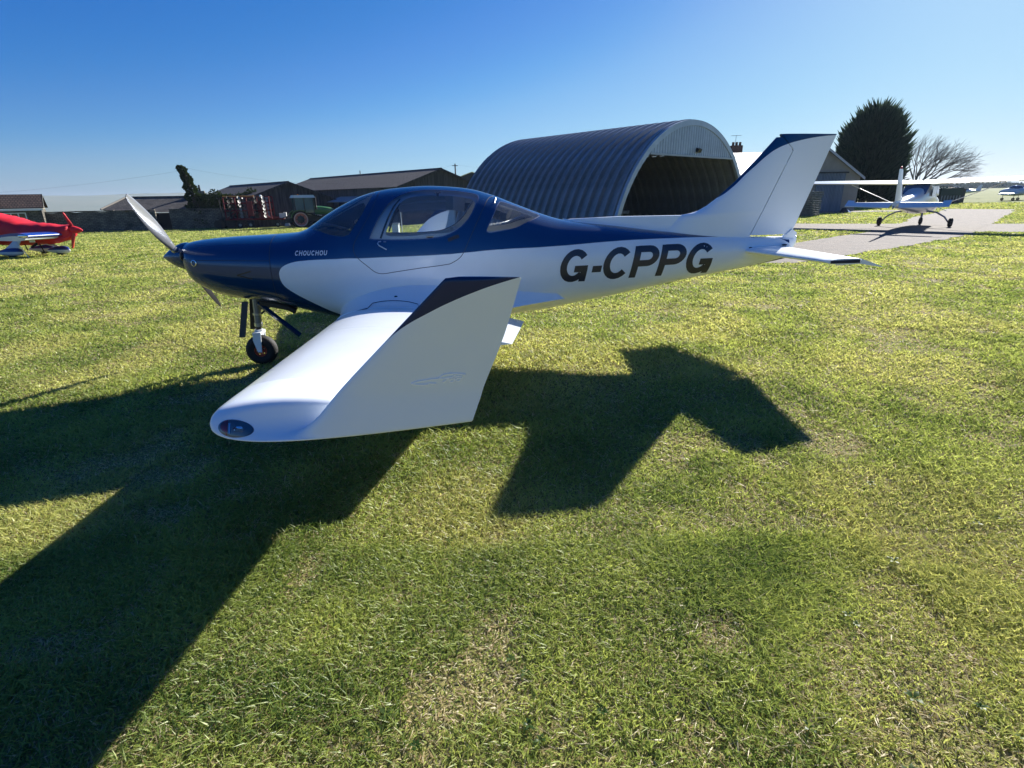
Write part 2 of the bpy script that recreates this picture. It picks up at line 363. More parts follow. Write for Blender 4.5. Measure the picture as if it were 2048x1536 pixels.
for k, P in enumerate(PATHS_R):
    vs_, es_, fs_, *_ = delaunay_2d_cdt([Vector(p) for p in P], [], [list(range(len(P)))], 1, 1e-4)
    b = MB(); b.add([(v.x, v.y, gz(v.x, v.y)+.014+.005*k) for v in vs_], [tuple(f) for f in fs_])
    o = b.build('gravel_path', M_gravel); tag(o, ['gravel strip crossing under the parked high wing aeroplane', 'wide diagonal gravel taxiway leading away from the tail', 'pale gravel strip along the foot of the workshop'][k], 'path', kind='structure')

# far country: blue hills over the valley on the left
b = MB(); N = 90
M_hill = mat('hill_fields', (.07, .10, .04), rough=1, var=.5, vscale=.004, col2=(.14, .14, .07))
for dist, hgt, base, sd_ in ((3300, 26, -46, 1), (5200, 52, -46, 2)):
    top = []; bot = []
    for i in range(N):
        a = math.radians(-62 + 64*i/(N-1)); h = hgt*(.45+.75*float(vnoise(math.degrees(a), 0, 9, sd_)) + .12*float(vnoise(math.degrees(a), 3, 1.1, sd_+7)))
        h *= float(S01((-2-math.degrees(a))/14)); top.append((dist*math.sin(a), dist*math.cos(a), base+(h-base)*1.0 if h > 1 else base)); bot.append((dist*.72*math.sin(a), dist*.72*math.cos(a), base-2))
    back = [(x*1.12, y*1.12, base-2) for x, y, z in top]
    b.add(bot+top+back, [(i, i+1, N+i+1, N+i) for i in range(N-1)] + [(N+i, N+i+1, 2*N+i+1, 2*N+i) for i in range(N-1)], 0, True)
hills = b.build('hills', M_hill, sharp=80); tag(hills, 'far blue hills beyond the valley', 'hills', kind='structure')

# the air that fades them
hz = MB().box((0, 3000, -9), (12600, 7200, 78)); haze_m = bpy.data.materials.new('haze'); haze_m.use_nodes = True; nt = haze_m.node_tree
nt.nodes.remove(nt.nodes['Principled BSDF']); pv = nt.nodes.new('ShaderNodeVolumePrincipled'); pv.inputs['Color'].default_value = (.62, .76, .97, 1); pv.inputs['Density'].default_value = .00013; pv.inputs['Anisotropy'].default_value = .2
nt.links.new(pv.outputs[0], nt.nodes['Material Output'].inputs['Volume'])
haze = hz.build('haze', haze_m); tag(haze, 'thin blue haze over the airfield and valley', 'haze', kind='stuff')

# ------------------------------------------------------------------ barrel hangar
HC = Vector((9.58, 29.54, 0)); HPHI = .743; HR = 6.72; HZ = -1.756; HL = 12.0
hangar = empty('arched_hangar', HC, HPHI, 'grey corrugated steel arched hangar with open front behind the blue and white aeroplane', 'hangar')
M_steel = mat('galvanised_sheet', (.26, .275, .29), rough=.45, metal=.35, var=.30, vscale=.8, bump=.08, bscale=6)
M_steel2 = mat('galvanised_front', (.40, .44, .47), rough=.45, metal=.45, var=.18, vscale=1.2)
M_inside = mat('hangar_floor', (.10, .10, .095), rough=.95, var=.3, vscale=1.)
a0 = math.asin(-HZ/HR)                                # the arc starts at the ground
NB = 22; bw = HL/NB
prof = [(0, 0), (.12, .0), (.17, .17), (.31, .17), (.36, 0), (bw, 0)] if bw > .4 else None
segs = [a0 + (math.pi-2*a0)*q for q in (0, .27, .5, .73, 1)]
def panel_mesh(aa, ab, up):
    mb = MB(); n = 10; V_ = []; F_ = []
    for i in range(n+1):
        a = aa+(ab-aa)*i/n
        for yy, hh in prof:
            r = HR + hh + up; V_.append((r*math.cos(a), yy, HZ+r*math.sin(a)))
    q = len(prof)
    for i in range(n):
        for j in range(q-1): F_.append((i*q+j, i*q+j+1, (i+1)*q+j+1, (i+1)*q+j))
    mb.add(V_, F_, 0, True); return mb
protos = [panel_mesh(segs[i], segs[i+1], .012*(i % 2)) for i in range(4)]
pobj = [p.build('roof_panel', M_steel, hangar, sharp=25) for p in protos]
for k in range(1, NB):
    for p in pobj:
        c = p.copy(); link(c); c.parent = hangar; c.location = (0, k*bw, 0)
# flashing arch on the front edge
rr = []
for i in range(41):
    a = a0+(math.pi-2*a0)*i/40; c_, s_ = math.cos(a), math.sin(a)
    rr.append([Vector((r*c_, y, HZ+r*s_)) for r, y in ((HR-.13, -.06), (HR+.13, -.06), (HR+.13, .10), (HR-.13, .10))])
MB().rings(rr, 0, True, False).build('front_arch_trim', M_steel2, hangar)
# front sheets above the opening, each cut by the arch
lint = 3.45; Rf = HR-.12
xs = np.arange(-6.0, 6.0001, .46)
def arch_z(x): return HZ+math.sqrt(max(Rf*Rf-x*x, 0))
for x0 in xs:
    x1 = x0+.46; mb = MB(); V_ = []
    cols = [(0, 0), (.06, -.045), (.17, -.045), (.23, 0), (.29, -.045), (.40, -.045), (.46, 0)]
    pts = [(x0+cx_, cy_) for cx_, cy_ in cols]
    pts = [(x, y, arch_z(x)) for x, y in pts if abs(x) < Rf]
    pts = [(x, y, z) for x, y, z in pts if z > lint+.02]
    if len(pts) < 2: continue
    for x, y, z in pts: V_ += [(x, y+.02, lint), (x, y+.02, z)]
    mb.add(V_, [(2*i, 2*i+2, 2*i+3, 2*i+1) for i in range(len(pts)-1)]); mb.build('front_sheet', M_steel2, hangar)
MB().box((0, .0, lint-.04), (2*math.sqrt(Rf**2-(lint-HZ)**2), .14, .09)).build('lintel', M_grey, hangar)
# back wall and floor
V_ = [(0, HL-.02, 0)]; 
for i in range(33):
    a = a0+(math.pi-2*a0)*i/32; V_.append((Rf*math.cos(a), HL-.02, HZ+Rf*math.sin(a)))
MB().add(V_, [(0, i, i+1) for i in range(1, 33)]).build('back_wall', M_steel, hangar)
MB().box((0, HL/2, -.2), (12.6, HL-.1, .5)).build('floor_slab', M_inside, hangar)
MB().box((.22, -.10, lint+.25), (.32, .18, .18), rot=Matrix.Rotation(.5, 3, 'X')).build('floodlight', M_blackp, hangar)
MB().tube([(-4.75, 1.0, .05), (-4.75, 1.0, 2.75)], .05, 8).build('inner_post', M_alu, hangar)

# light aeroplane parked just inside the hangar mouth
hx = Matrix.Rotation(HPHI, 3, 'Z')
pl = empty('hangared_aeroplane', HC + hx @ Vector((-4.15, 3.0, .05)), HPHI+.55, 'pale light aeroplane with raised canopy hoop standing in shade inside the hangar', 'aeroplane')
b = MB(); rings = []
for s_, w_, h_, zc_ in ((-2.0, .12, .12, .75), (-1.8, .3, .28, .76), (-1.0, .42, .36, .8), (0, .5, .4, .82), (1.2, .5, .38, .84), (3.2, .14, .16, .98)):
    rings.append([Vector((s_, w_*math.cos(q), zc_+h_*math.sin(q))) for q in np.linspace(0, 2*math.pi, 14, endpoint=False)])
b.rings(rings).build('fuselage', mat('pale_grey_gelcoat', (.55, .56, .57), rough=.4, coat=.3), pl)
MB().tube([(-.25, .5*math.cos(q), 1.05+1.05*math.sin(q)) for q in np.linspace(0, math.pi, 15)], .025, 6).build('canopy_hoop', M_alu, pl)
MB().box((.1, 0, .72), (1.1, 3.4, .12)).build('wing', M_grey, pl)
for y in (-.9, .9): MB().lathe([(-.07, .05), (-.07, .17), (0, .19), (.07, .17), (.07, .05)], (.3, y, .19), (0, 1, 0), 14).build('wheel', M_black, pl)
MB().tube([(-1.4, 0, .6), (-1.4, 0, .15)], .04, 6).build('nose_leg', M_grey, pl)
b = MB(); b.lathe([(-.06, .05), (-.06, .15), (.06, .15), (.06, .05)], (-1.4, 0, .16), (0, 1, 0), 14); b.build('nose_wheel', M_black, pl)

# ------------------------------------------------------------------ farm buildings (all share one heading)
FX = math.atan2(.676, .737)
M_board = wave_mat('weathered_boards', (.026, .026, .029), (.085, .083, .085), 3.2, 'X', .9, .8)
M_boardY = wave_mat('weathered_boards_side', (.030, .034, .040), (.10, .105, .115), 3.2, 'Y', .85, .7)
M_asb = wave_mat('fibre_cement_roof', (.045, .038, .036), (.11, .092, .085), 4.0, 'Y', .9, .5)
M_brick = brick_mat('red_brick', (.17, .06, .04), (.12, .045, .035), (.2, .18, .16), .23, .075, .012, rot=(math.pi/2, 0, 0))
def barn(name, apex, L, wl, wr, slope, zg, label, plinth=0):
    o = empty(name, (apex[0], apex[1], 0), FX, label, 'barn'); A = apex[2]; zl = A-slope*wl; zr = A-slope*wr
    def gable(y, z0, nm, mm):
        b = MB(); b.add([(-wl+.05, y, z0), (wr-.05, y, z0), (wr-.05, y, zr-.05), (0, y, A-.06), (-wl+.05, y, zl-.05)], [(0, 1, 2, 3, 4)]); return b.build(nm, mm, o)
    gable(.05, zg+plinth, 'gable_wall', M_board); gable(L-.05, zg, 'rear_gable', M_board)
    if plinth: MB().box(((wr-wl)/2, .05, zg+plinth/2-.3), (wl+wr-.1, .22, plinth+.6)).build('brick_plinth', M_brick, o)
    for x, z, nm in ((-wl+.05, zl, 'side_wall'), (wr-.05, zr, 'side_wall')):
        MB().add([(x, .05, zg-.5), (x, L-.05, zg-.5), (x, L-.05, z-.03), (x, .05, z-.03)], [(0, 1, 2, 3)]).build(nm, M_boardY, o)
    for x, z, sg in ((-wl-.25, zl-.25*slope, -1), (wr+.25, zr-.25*slope, 1)):
        b = MB(); t = .07
        P = [(x, -.3, z), (0, -.3, A), (0, L+.3, A), (x, L+.3, z)]
        b.add([(p[0], p[1], p[2]) for p in P]+[(p[0], p[1], p[2]+t) for p in P], [(0, 1, 2, 3), (4, 7, 6, 5), (0, 4, 5, 1), (2, 6, 7, 3), (3, 7, 4, 0), (1, 5, 6, 2)]); b.build('roof_slope', M_asb, o)
    MB().tube([(0, -.32, A+.07), (0, L+.32, A+.07)], .09, 6).build('ridge_cap', M_asb, o)
    for sg, w_, z in ((-1, wl, zl), (1, wr, zr)):
        MB().add([(sg*(w_+.25), -.32, z-.25*slope-.12), (0, -.32, A-.12), (0, -.32, A+.10), (sg*(w_+.25), -.32, z-.25*slope+.10)], [(0, 1, 2, 3)]).build('barge_board', M_board, o)
    return o
b2 = barn('long_barn', (-8.09, 67.5, 4.70), 36.7, 6.0, 6.9, .325, -1.25, 'long dark barn with brown fibre cement roof and brick plinth seen behind the canopy', 1.1)
MB().tube([(-.3, 19, 4.6), (-.3, 19, 5.3)], .06, 6).build('roof_vent', M_blackp, b2)
bb = MB(); P = [(-6.05, 6.5, 1.75), (-6.05, 14, 1.75), (-8.6, 14, 1.15), (-8.6, 6.5, 1.15)]; bb.add(P+[(p[0], p[1], p[2]+.09) for p in P], [(0, 1, 2, 3), (7, 6, 5, 4), (0, 4, 5, 1), (1, 5, 6, 2), (2, 6, 7, 3), (3, 7, 4, 0)])
bb.build('lean_to_roof', mat('pale_sheet', (.24, .25, .27), rough=.8), b2)
for yy in (6.8, 10.2, 13.7): MB().box((-8.4, yy, -.1), (.16, .16, 2.5)).build('lean_to_post', M_board, b2)
b1 = barn('boarded_barn', (-26.51, 68.0, 3.54), 22, 4.6, 5.6, .354, -1.4, 'dark boarded barn with low gable behind the tractor')
sh = empty('far_shed', (-6.8, 97, .9), 0, 'far shed with pale roof peeping out left of the hangar', 'shed')
MB().add([(-3.2, 0, -3), (4, 0, -3), (4, 0, 3.4), (.6, 0, 4.5), (-3.2, 0, 3.2)], [(0, 1, 2, 3, 4)]).build('gable_wall', M_board, sh)
bb = MB(); bb.add([(-3.4, -.2, 3.25), (.6, -.2, 4.6), (.6, 9, 4.75), (-3.4, 9, 3.4), (4.2, -.2, 3.4), (4.2, 9, 3.5)], [(0, 1, 2, 3), (1, 4, 5, 2)]); bb.build('roof', mat('pale_roof_sheet', (.42, .43, .45), rough=.5), sh)

# workshop with gable on the right
ws = empty('gabled_workshop', (25.0, 45, 0), 0, 'beige rendered workshop with grey boarded sliding door and steep gable beside the dark conifer', 'workshop')
M_render = mat('beige_render', (.30, .27, .225), rough=.95, var=.15, vscale=1.2)
M_slate = brick_mat('slate_roof', (.085, .078, .078), (.055, .052, .055), (.02, .02, .02), .28, .17, .012, rot=(.5, 0, 0))
M_door = wave_mat('blue_grey_boards', (.10, .135, .175), (.16, .195, .24), 2.6, 'X', .7, .6)
MB().add([(-3.0, 0, -.2), (3.0, 0, -.2), (3.0, 0, 2.62), (0, 0, 4.62), (-3.0, 0, 2.62)], [(0, 1, 2, 3, 4)]).build('gable_wall', M_render, ws)
for x in (-3.0, 3.0): MB().add([(x, 0, -.2), (x, 9, -.2), (x, 9, 2.62), (x, 0, 2.62)], [(0, 1, 2, 3)]).build('side_wall', M_render, ws)
MB().add([(-3.0, 9, -.2), (3.0, 9, -.2), (3.0, 9, 2.62), (0, 9, 4.62), (-3.0, 9, 2.62)], [(0, 1, 2, 3, 4)]).build('rear_gable', M_render, ws)
for sg in (-1, 1):
    bb = MB(); P = [(sg*3.25, -.2, 2.45), (0, -.2, 4.66), (0, 9.2, 4.66), (sg*3.25, 9.2, 2.45)]
    bb.add(P+[(p[0], p[1], p[2]+.09) for p in P], [(0, 1, 2, 3), (4, 7, 6, 5), (0, 4, 5, 1), (2, 6, 7, 3), (3, 7, 4, 0)]); bb.build('roof_slope', M_slate, ws)
    bb = MB(); bb.add([(sg*3.27, -.23, 2.36), (0, -.23, 4.58), (0, -.23, 4.78), (sg*3.27, -.23, 2.56)], [(0, 1, 2, 3)]); bb.build('barge_board', mat('pale_barge', (.45, .46, .47), rough=.6), ws)
dr = MB().box((.66, -.06, 1.45), (2.24, .08, 2.9)).build('sliding_door', M_door, ws)
MB().box((.66, -.12, 2.94), (2.6, .1, .1)).build('door_rail', M_blackp, dr)
MB().tube([(-.62, -.12, .1), (-.62, -.12, 2.5)], .06, 6).build('downpipe', mat('pale_pipe', (.5, .52, .53)), ws)
# timber stack
ts = empty('timber_stack', (20.45, 38.0, gz(20.4, 38)), .1, 'tall stack of grey slatted pallets beside the workshop, right of the tail fin', 'pallets')
M_timber = mat('grey_timber', (.17, .18, .17), rough=.9, var=.4, vscale=4)
for k in range(11):
    bb = MB()
    for y in (-.4, 0, .4): bb.box((0, y, .05), (1.25, .1, .09))
    for x in np.linspace(-.55, .55, 6): bb.box((x, 0, .115), (.13, 1.0, .025))
    o = bb.build('pallet', M_timber, ts, (random.uniform(-.06, .06), random.uniform(-.05, .05), k*.145)); o.rotation_euler[2] = random.uniform(-.06, .06)
bb = MB(); bb.box((.25, 0, 1.98), (.12, .12, .7)); bb.box((-.1, 0, 1.9), (.1, .1, .55)); bb.build('post', M_timber, ts)
# white roofed barn and brick house behind
M_wroof = wave_mat('white_sheet_roof', (.50, .49, .50), (.72, .71, .72), 1.6, 'X', .45, .5)
wb = empty('white_roofed_shed', (29.5, 58, 0), 0, 'long shed with bright white sheet roof between the hangar and the tail fin', 'shed')
MB().add([(-7, 0, -.2), (.5, 0, -.2), (.5, 0, 3.0), (-7, 0, 3.0)], [(0, 1, 2, 3)]).build('wall', M_render, wb)
bb = MB(); P = [(-7.2, -.3, 3.1), (.7, -.3, 3.1), (.7, 4, 5.5), (-6.0, 4, 5.48)]; bb.add(P+[(p[0], p[1], p[2]+.08) for p in P], [(0, 1, 2, 3), (7, 6, 5, 4), (0, 4, 5, 1), (2, 6, 7, 3), (3, 7, 4, 0), (1, 5, 6, 2)]); bb.build('roof', M_wroof, wb)
MB().add([(-7, 0, -.2), (-7, 8, -.2), (-7, 8, 3.1), (-6, 4, 5.4), (-7, 0, 3.1)], [(0, 1, 2, 3, 4)]).build('gable_wall', M_render, wb)
bh = empty('brick_house', (28, 66, 0), 0, 'house whose brick chimney with three pots and aerial rises right of the hangar', 'house')
MB().box((0, 2, 1.8), (10, 6, 4.2)).build('wall', M_brick, bh)
bb = MB(); bb.add([(-5.3, -1.2, 3.9), (5.3, -1.2, 3.9), (5.3, 2, 5.0), (-5.3, 2, 5.0), (5.3, 5.2, 3.9), (-5.3, 5.2, 3.9)], [(0, 1, 2, 3), (3, 2, 4, 5)]); rf_ = bb.build('roof', M_slate, bh)
ch = MB().box((-1.45, 1.0, 5.4), (1.25, .7, 2.5)).build('chimney', M_brick, rf_)
ch.parent = bh
for k in range(3): MB().lathe([(0, .15), (.3, .13), (.36, .16), (.38, .12)], (-1.85+.4*k, 1.0, 6.64), (0, 0, 1), 10).build('chimney_pot', mat('clay_pot', (.10, .05, .04), rough=.9) if k == 0 else bpy.data.materials['clay_pot'], ch)
bb = MB(); bb.tube([(-1.6, 1.0, 6.6), (-1.6, 1.0, 7.75)], .025, 5); bb.tube([(-2.2, 1.0, 7.7), (-1.0, 1.0, 7.72)], .02, 5)
for x in np.linspace(-2.1, -1.1, 6): bb.tube([(x, .8, 7.71), (x, 1.2, 7.71)], .012, 4)
bb.build('tv_aerial', M_grey, ch)

# ------------------------------------------------------------------ stone walls, outbuilding, cottage on the left
WA = math.atan2(5.7, 15.5); wd = Vector((math.cos(WA), math.sin(WA), 0))
M_stone = brick_mat('rubble_stone', (.27, .25, .205), (.16, .15, .13), (.08, .075, .065), .42, .16, .03, rot=(math.pi/2, 0, 0), bump=1., var=.55)
M_stoneslate = brick_mat('stone_slate', (.13, .12, .115), (.095, .09, .09), (.05, .045, .045), .3, .2, .01, rot=(.5, 0, 0))
def wall_run(p0, L, label):
    o = empty('stone_wall', (p0[0], p0[1], 0), WA, label, 'wall', 'dry stone walls along the far edge of the field')
    b = MB(); n = 24; V_ = []
    for i in range(n+1):
        x = L*i/n; zt = .66 + .05*math.sin(i*1.3) + random.uniform(-.03, .03)
        V_ += [(x, -.25, -1.7), (x, -.22, zt), (x, .22, zt), (x, .25, -1.7)]
    F_ = []
    for i in range(n): F_ += [(4*i+k, 4*i+4+k, 4*i+5+k, 4*i+1+k) for k in range(3)]
    F_ += [(0, 1, 2, 3), (4*n, 4*n+3, 4*n+2, 4*n+1)]
    b.add(V_, F_); b.build('masonry', M_stone, o)
    x = 0
    while x < L-.5:
        l_ = random.uniform(.7, 1.1); l_ = min(l_, L-x)
        MB().box((x+l_/2, 0, .72+random.uniform(-.02, .02)), (l_-.03, .56, .11)).build('coping_stone', M_stone, o); x += l_
    return o
wall_run((-51.2, 59.75), 11.5, 'stone wall between the cottage and the dark doorway')
wall_run((-39.1, 64.2), 13.5, 'stone wall with ivy between the dark doorway and the red cultivator')
ob = empty('stone_outbuilding', (-45.3, 62.6, 0), WA, 'low stone outbuilding with hipped slate roof and dark doorway behind the wall', 'outbuilding')
L = 14; zr, ze = 2.12, .42
bb = MB(); bb.add([(-.3, -.2, ze+.45), (L, -.2, ze), (L, 2.9, zr), (1.6, 2.9, zr), (-.3, 6, ze), (L, 6, ze), (5.4, -.2, ze+.02)], [(0, 6, 1, 2, 3), (4, 0, 3), (5, 4, 3, 2)]); bb.build('roof', M_stoneslate, ob)
MB().tube([(1.6, 2.9, zr+.03), (L, 2.9, zr+.03)], .09, 6).build('ridge_cap', M_stoneslate, ob)
MB().tube([(-.3, -.2, ze+.48), (1.6, 2.9, zr+.03)], .10, 6).build('hip_cap', mat('pale_hip', (.22, .20, .17), rough=.9), ob)
MB().box((L/2, .05, -.6), (L-.1, .2, 1.95)).build('wall', M_stone, ob)
MB().box((5.62, -.12, -.55), (1.25, .16, 1.86)).build('door', mat('doorway_shade', (.006, .006, .007), rough=.9), ob)  # black box: shade inside the open doorway, put into its colour
ck = MB().box((9.4, 3.4, 2.2), (.8, .6, 1.1)).build('chimney', M_stone, ob); MB().lathe([(0, .14), (.7, .10)], (9.3, 3.4, 2.75), (0, 0, 1), 8).build('chimney_pot', M_blackp, ck)
ct = empty('stone_cottage', (-48.5, 58, 0), .62, 'stone cottage with brown tiled roof and white window behind the red covered aeroplane', 'cottage')
M_tile = brick_mat('brown_tile', (.085, .055, .048), (.06, .042, .04), (.018, .014, .014), .26, .24, .035, rot=(.45, 0, 0), bump=1.2)
bb = MB(); bb.add([(-12, 0, -1.7), (0, 0, -1.7), (0, 0, 1.1), (-12, 0, 1.1), (0, 4.6, -1.7), (0, 4.6, 1.1), (0, 2.3, 2.4)], [(0, 1, 2, 3), (1, 4, 5, 6, 2)]); bb.build('wall', M_stone, ct)
bb = MB(); P = [(-12, -.3, 1.17), (.25, -.3, 1.17), (.25, 2.3, 2.5), (-12, 2.3, 2.5)]; bb.add(P+[(p[0], p[1], p[2]+.07) for p in P], [(0, 1, 2, 3), (7, 6, 5, 4), (0, 4, 5, 1), (1, 5, 6, 2)]); bb.build('roof_slope', M_tile, ct)
bb = MB(); bb.add([(-12, 4.9, 1.17), (.25, 4.9, 1.17), (.25, 2.3, 2.57), (-12, 2.3, 2.57)], [(0, 1, 2, 3)]); bb.build('roof_slope', M_tile, ct)
M_wpaint = mat('white_joinery', (.70, .70, .69), rough=.5)
MB().box((-6, -.3, 1.05), (12.3, .06, .18)).build('fascia', M_wpaint, ct)
MB().tube([(-.05, -.32, 1.0), (-.05, -.18, .8), (-.05, -.16, -1.4)], .05, 6).build('drainpipe', M_blackp, ct)
MB().add([(.26, -.32, 1.12), (.26, 2.3, 2.5), (.26, 2.3, 2.62), (.26, -.32, 1.25)], [(0, 1, 2, 3)]).build('verge', mat('verge', (.25, .24, .22)), ct)
def window(x0, x1, z0, z1, n):
    fr = MB()
    for z in (z0, z1): fr.box(((x0+x1)/2, -.05, z), (x1-x0+.1, .08, .09))
    for k in range(n+1): fr.box((x0+(x1-x0)*k/n, -.05, (z0+z1)/2), (.09, .078, z1-z0-.09))
    f = fr.build('window', M_wpaint, ct)
    for k in range(n): MB().box((x0+(x1-x0)*(k+.5)/n, -.02, (z0+z1)/2), ((x1-x0)/n-.09, .02, z1-z0-.09)).build('pane', mat('pane_glass', (.03, .03, .035), rough=.08, spec=.8) if 'pane_glass' not in bpy.data.materials else bpy.data.materials['pane_glass'], f)
window(-3.6, -1.35, -.35, .75, 4)

# ------------------------------------------------------------------ bits seen through the canopy
wc = empty('white_cabinet', (-3.58, 32, gz(-3.58, 32)), 0, 'white upright cabinet with grey header seen through the cockpit window', 'cabinet')
M_cab = mat('pale_enamel', (.66, .68, .70), rough=.4)
MB().box((0, .25, .74), (.86, .5, 1.48)).build('body', M_cab, wc); MB().box((0, .25, 1.64), (.94, .56, .32)).build('header', mat('grey_enamel', (.42, .45, .50), rough=.4), wc)
MB().box((0, -.035, 1.63), (.14, .012, .07)).build('badge', M_blackp, wc)
bb = MB(); bb.box((-.45, .1, .65), (.06, .2, 1.3)); bb.box((.47, .1, .65), (.06, .2, 1.3)); bb.build('side_frame', M_grey, wc)
bb = MB(); bb.tube([(.1, .3, 1.8), (.1, .3, 1.92), (.75, .3, 1.9)], .03, 6); bb.build('lamp_arm', M_alu, wc); MB().box((.82, .3, 1.83), (.2, .14, .22)).build('lamp_head', M_cab, wc)
mp_ = empty('marker_post', (-6.23, 32, gz(-6.23, 32)), 0, 'thin white post standing on the grass left of the cabinet', 'post')
MB().tube([(0, 0, -.1), (-.02, 0, 1.3)], .028, 8).build('shaft', M_wpaint, mp_); MB().box((-.02, 0, 1.33), (.09, .09, .06)).build('cap', M_wpaint, mp_)
sb = empty('storage_bin', (-6.65, 32.3, gz(-6.6, 32.3)), 0, 'small grey storage bin near the thin white post', 'bin')
MB().box((0, 0, .27), (.36, .4, .54), taper=1.06).build('body', M_cab, sb); MB().box((0, 0, .57), (.44, .46, .06)).build('lid', M_grey, sb)
# ------------------------------------------------------------------ the blue and white aeroplane
# airframe axes: X aft from the nose wheel, Y to the right wing, Z up (the left wing is -Y)
PL = empty('light_aeroplane', (-2.747, 5.531, 0), .1322, 'blue and white low wing aeroplane lettered G-CPPG, nearest on the grass', 'aeroplane')
DOOR = [(2.55, 1.681), (2.453, 1.54), (2.272, 1.221), (2.232, 1.154), (2.194, 1.117), (2.136, 1.086), (2.092, 1.069), (1.737, 1.038), (1.54, 1.012), (1.477, 1.003), (1.429, 1.005), (1.389, 1.02), (1.313, 1.086), (1.25, 1.142), (1.213, 1.186), (1.204, 1.233), (1.215, 1.292), (1.253, 1.356), (1.312, 1.446), (1.371, 1.536), (1.413, 1.627), (1.439, 1.693)]
WIN = [(1.353, 1.319), (1.365, 1.354), (1.408, 1.438), (1.453, 1.515), (1.511, 1.597), (1.568, 1.657), (1.624, 1.694), (1.694, 1.726), (1.78, 1.748), (1.895, 1.758), (2.01, 1.759), (2.14, 1.750), (2.285, 1.735), (2.40, 1.714), (2.432, 1.697), (2.432, 1.669), (2.401, 1.609), (2.333, 1.503), (2.256, 1.425), (2.181, 1.376), (2.108, 1.345), (2.037, 1.324), (1.896, 1.312), (1.757, 1.308), (1.551, 1.31)]
WININ = [(1.522, 1.383), (1.546, 1.442), (1.622, 1.604), (1.68, 1.669), (1.751, 1.708), (1.865, 1.726), (2.007, 1.727), (2.179, 1.715), (2.338, 1.692), (2.372, 1.67), (2.376, 1.643), (2.322, 1.543), (2.244, 1.465), (2.155, 1.414), (2.084, 1.396), (1.902, 1.392), (1.721, 1.379)]
WSCREEN = [(0.705, 1.403), (0.84, 1.405), (0.933, 1.386), (1.019, 1.362), (1.074, 1.353), (1.13, 1.356), (1.172, 1.371), (1.215, 1.422), (1.301, 1.55), (1.368, 1.667), (1.399, 1.72)]
QWIN = [(2.662, 1.638), (2.733, 1.618), (2.872, 1.57), (2.996, 1.525), (3.084, 1.488), (3.004, 1.461), (2.85, 1.405), (2.769, 1.381), (2.661, 1.364), (2.541, 1.348), (2.497, 1.35), (2.48, 1.364), (2.488, 1.391), (2.553, 1.497), (2.631, 1.617)]
PAINT_UP = [(0.489, 1.039), (0.513, 1.083), (0.568, 1.114), (0.634, 1.133), (0.712, 1.143), (0.968, 1.149), (1.248, 1.151), (1.802, 1.158), (2.226, 1.168), (2.757, 1.186), (3.465, 1.207), (4.012, 1.222), (4.757, 1.222), (5.49, 1.207)]
PAINT_LO = [(0.486, 1.02), (0.488, 0.974), (0.504, 0.923), (0.54, 0.879), (0.651, 0.792), (0.822, 0.683), (1.0, 0.573)]
HP = math.pi/2
def st(P): P = np.array(P, float); return np.stack([P[:, 0], fth(P[:, 0], P[:, 1])], 1)
def smooth_close(P, step=.025, closed=True, it=1):
    P = np.array(P, float)
    for _ in range(it):                      # Chaikin rounding
        Q = []; n = len(P)
        for i in range(n if closed else n-1):
            a, b = P[i], P[(i+1) % n]; Q += [a*.75+b*.25, a*.25+b*.75]
        if not closed: Q = [P[0]]+Q+[P[-1]]
        P = np.array(Q)
    out = []; n = len(P)
    for i in range(n if closed else n-1):
        a, b = P[i], P[(i+1) % n]; k = max(1, int(round(math.hypot(*(b-a))/step)))
        for j in range(k): out.append(a+(b-a)*j/k)
    if not closed: out.append(P[-1])
    return np.array(out)
dS = st(DOOR)
door_st = smooth_close(np.vstack([[(2.60, 1.42), (2.585, 1.30)], dS, [(1.455, 1.28), (1.47, 1.42)]]), it=1)
win_st = smooth_close(st(WIN)); winin_st = smooth_close((st(WININ)-np.array([[1.93, .90]]))*np.array([[1.05, 1.10]])+np.array([[1.93, .90]])); q_st = smooth_close(st(QWIN))
ws_st = smooth_close(np.vstack([st(WSCREEN), [(1.415, 1.25), (1.425, HP-.001), (.69, HP-.001)]]), it=0)
up_st = np.vstack([st(PAINT_UP), [(6.02, float(fth(6.02, 1.175)))]]); lo_st = np.vstack([st(PAINT_LO), [(1.10, float(fth(1.10, .515))), (1.16, -1.2), (1.18, -HP)]])
paint_st = smooth_close(np.vstack([lo_st[::-1], up_st, [(6.02, -HP)]]), it=1)
def fus_normal(s, th):
    e = 1e-3; s = np.asarray(s, float); th = np.asarray(th, float)
    b1, z1 = fpt(s+e, th); b0, z0 = fpt(s-e, th); bs, zs = (b1-b0)/(2*e), (z1-z0)/(2*e)
    b1, z1 = fpt(s, th+e); b0, z0 = fpt(s, th-e); bt, zt = (b1-b0)/(2*e), (z1-z0)/(2*e)
    n = np.stack([bs*zt - zs*bt, zt, -bt], 1)   # outward for b = half width, in (s, b, z)
    n[:, 0] = -(bs*zt-zs*bt)
    n /= np.linalg.norm(n, axis=1)[:, None]; return n
def fus_point(s, th, off=0.):
    s = np.atleast_1d(np.asarray(s, float)); th = np.atleast_1d(np.asarray(th, float)); b, z = fpt(s, th); n = fus_normal(s, th)
    P = np.stack([s, b, z], 1) + n*off; return P, n
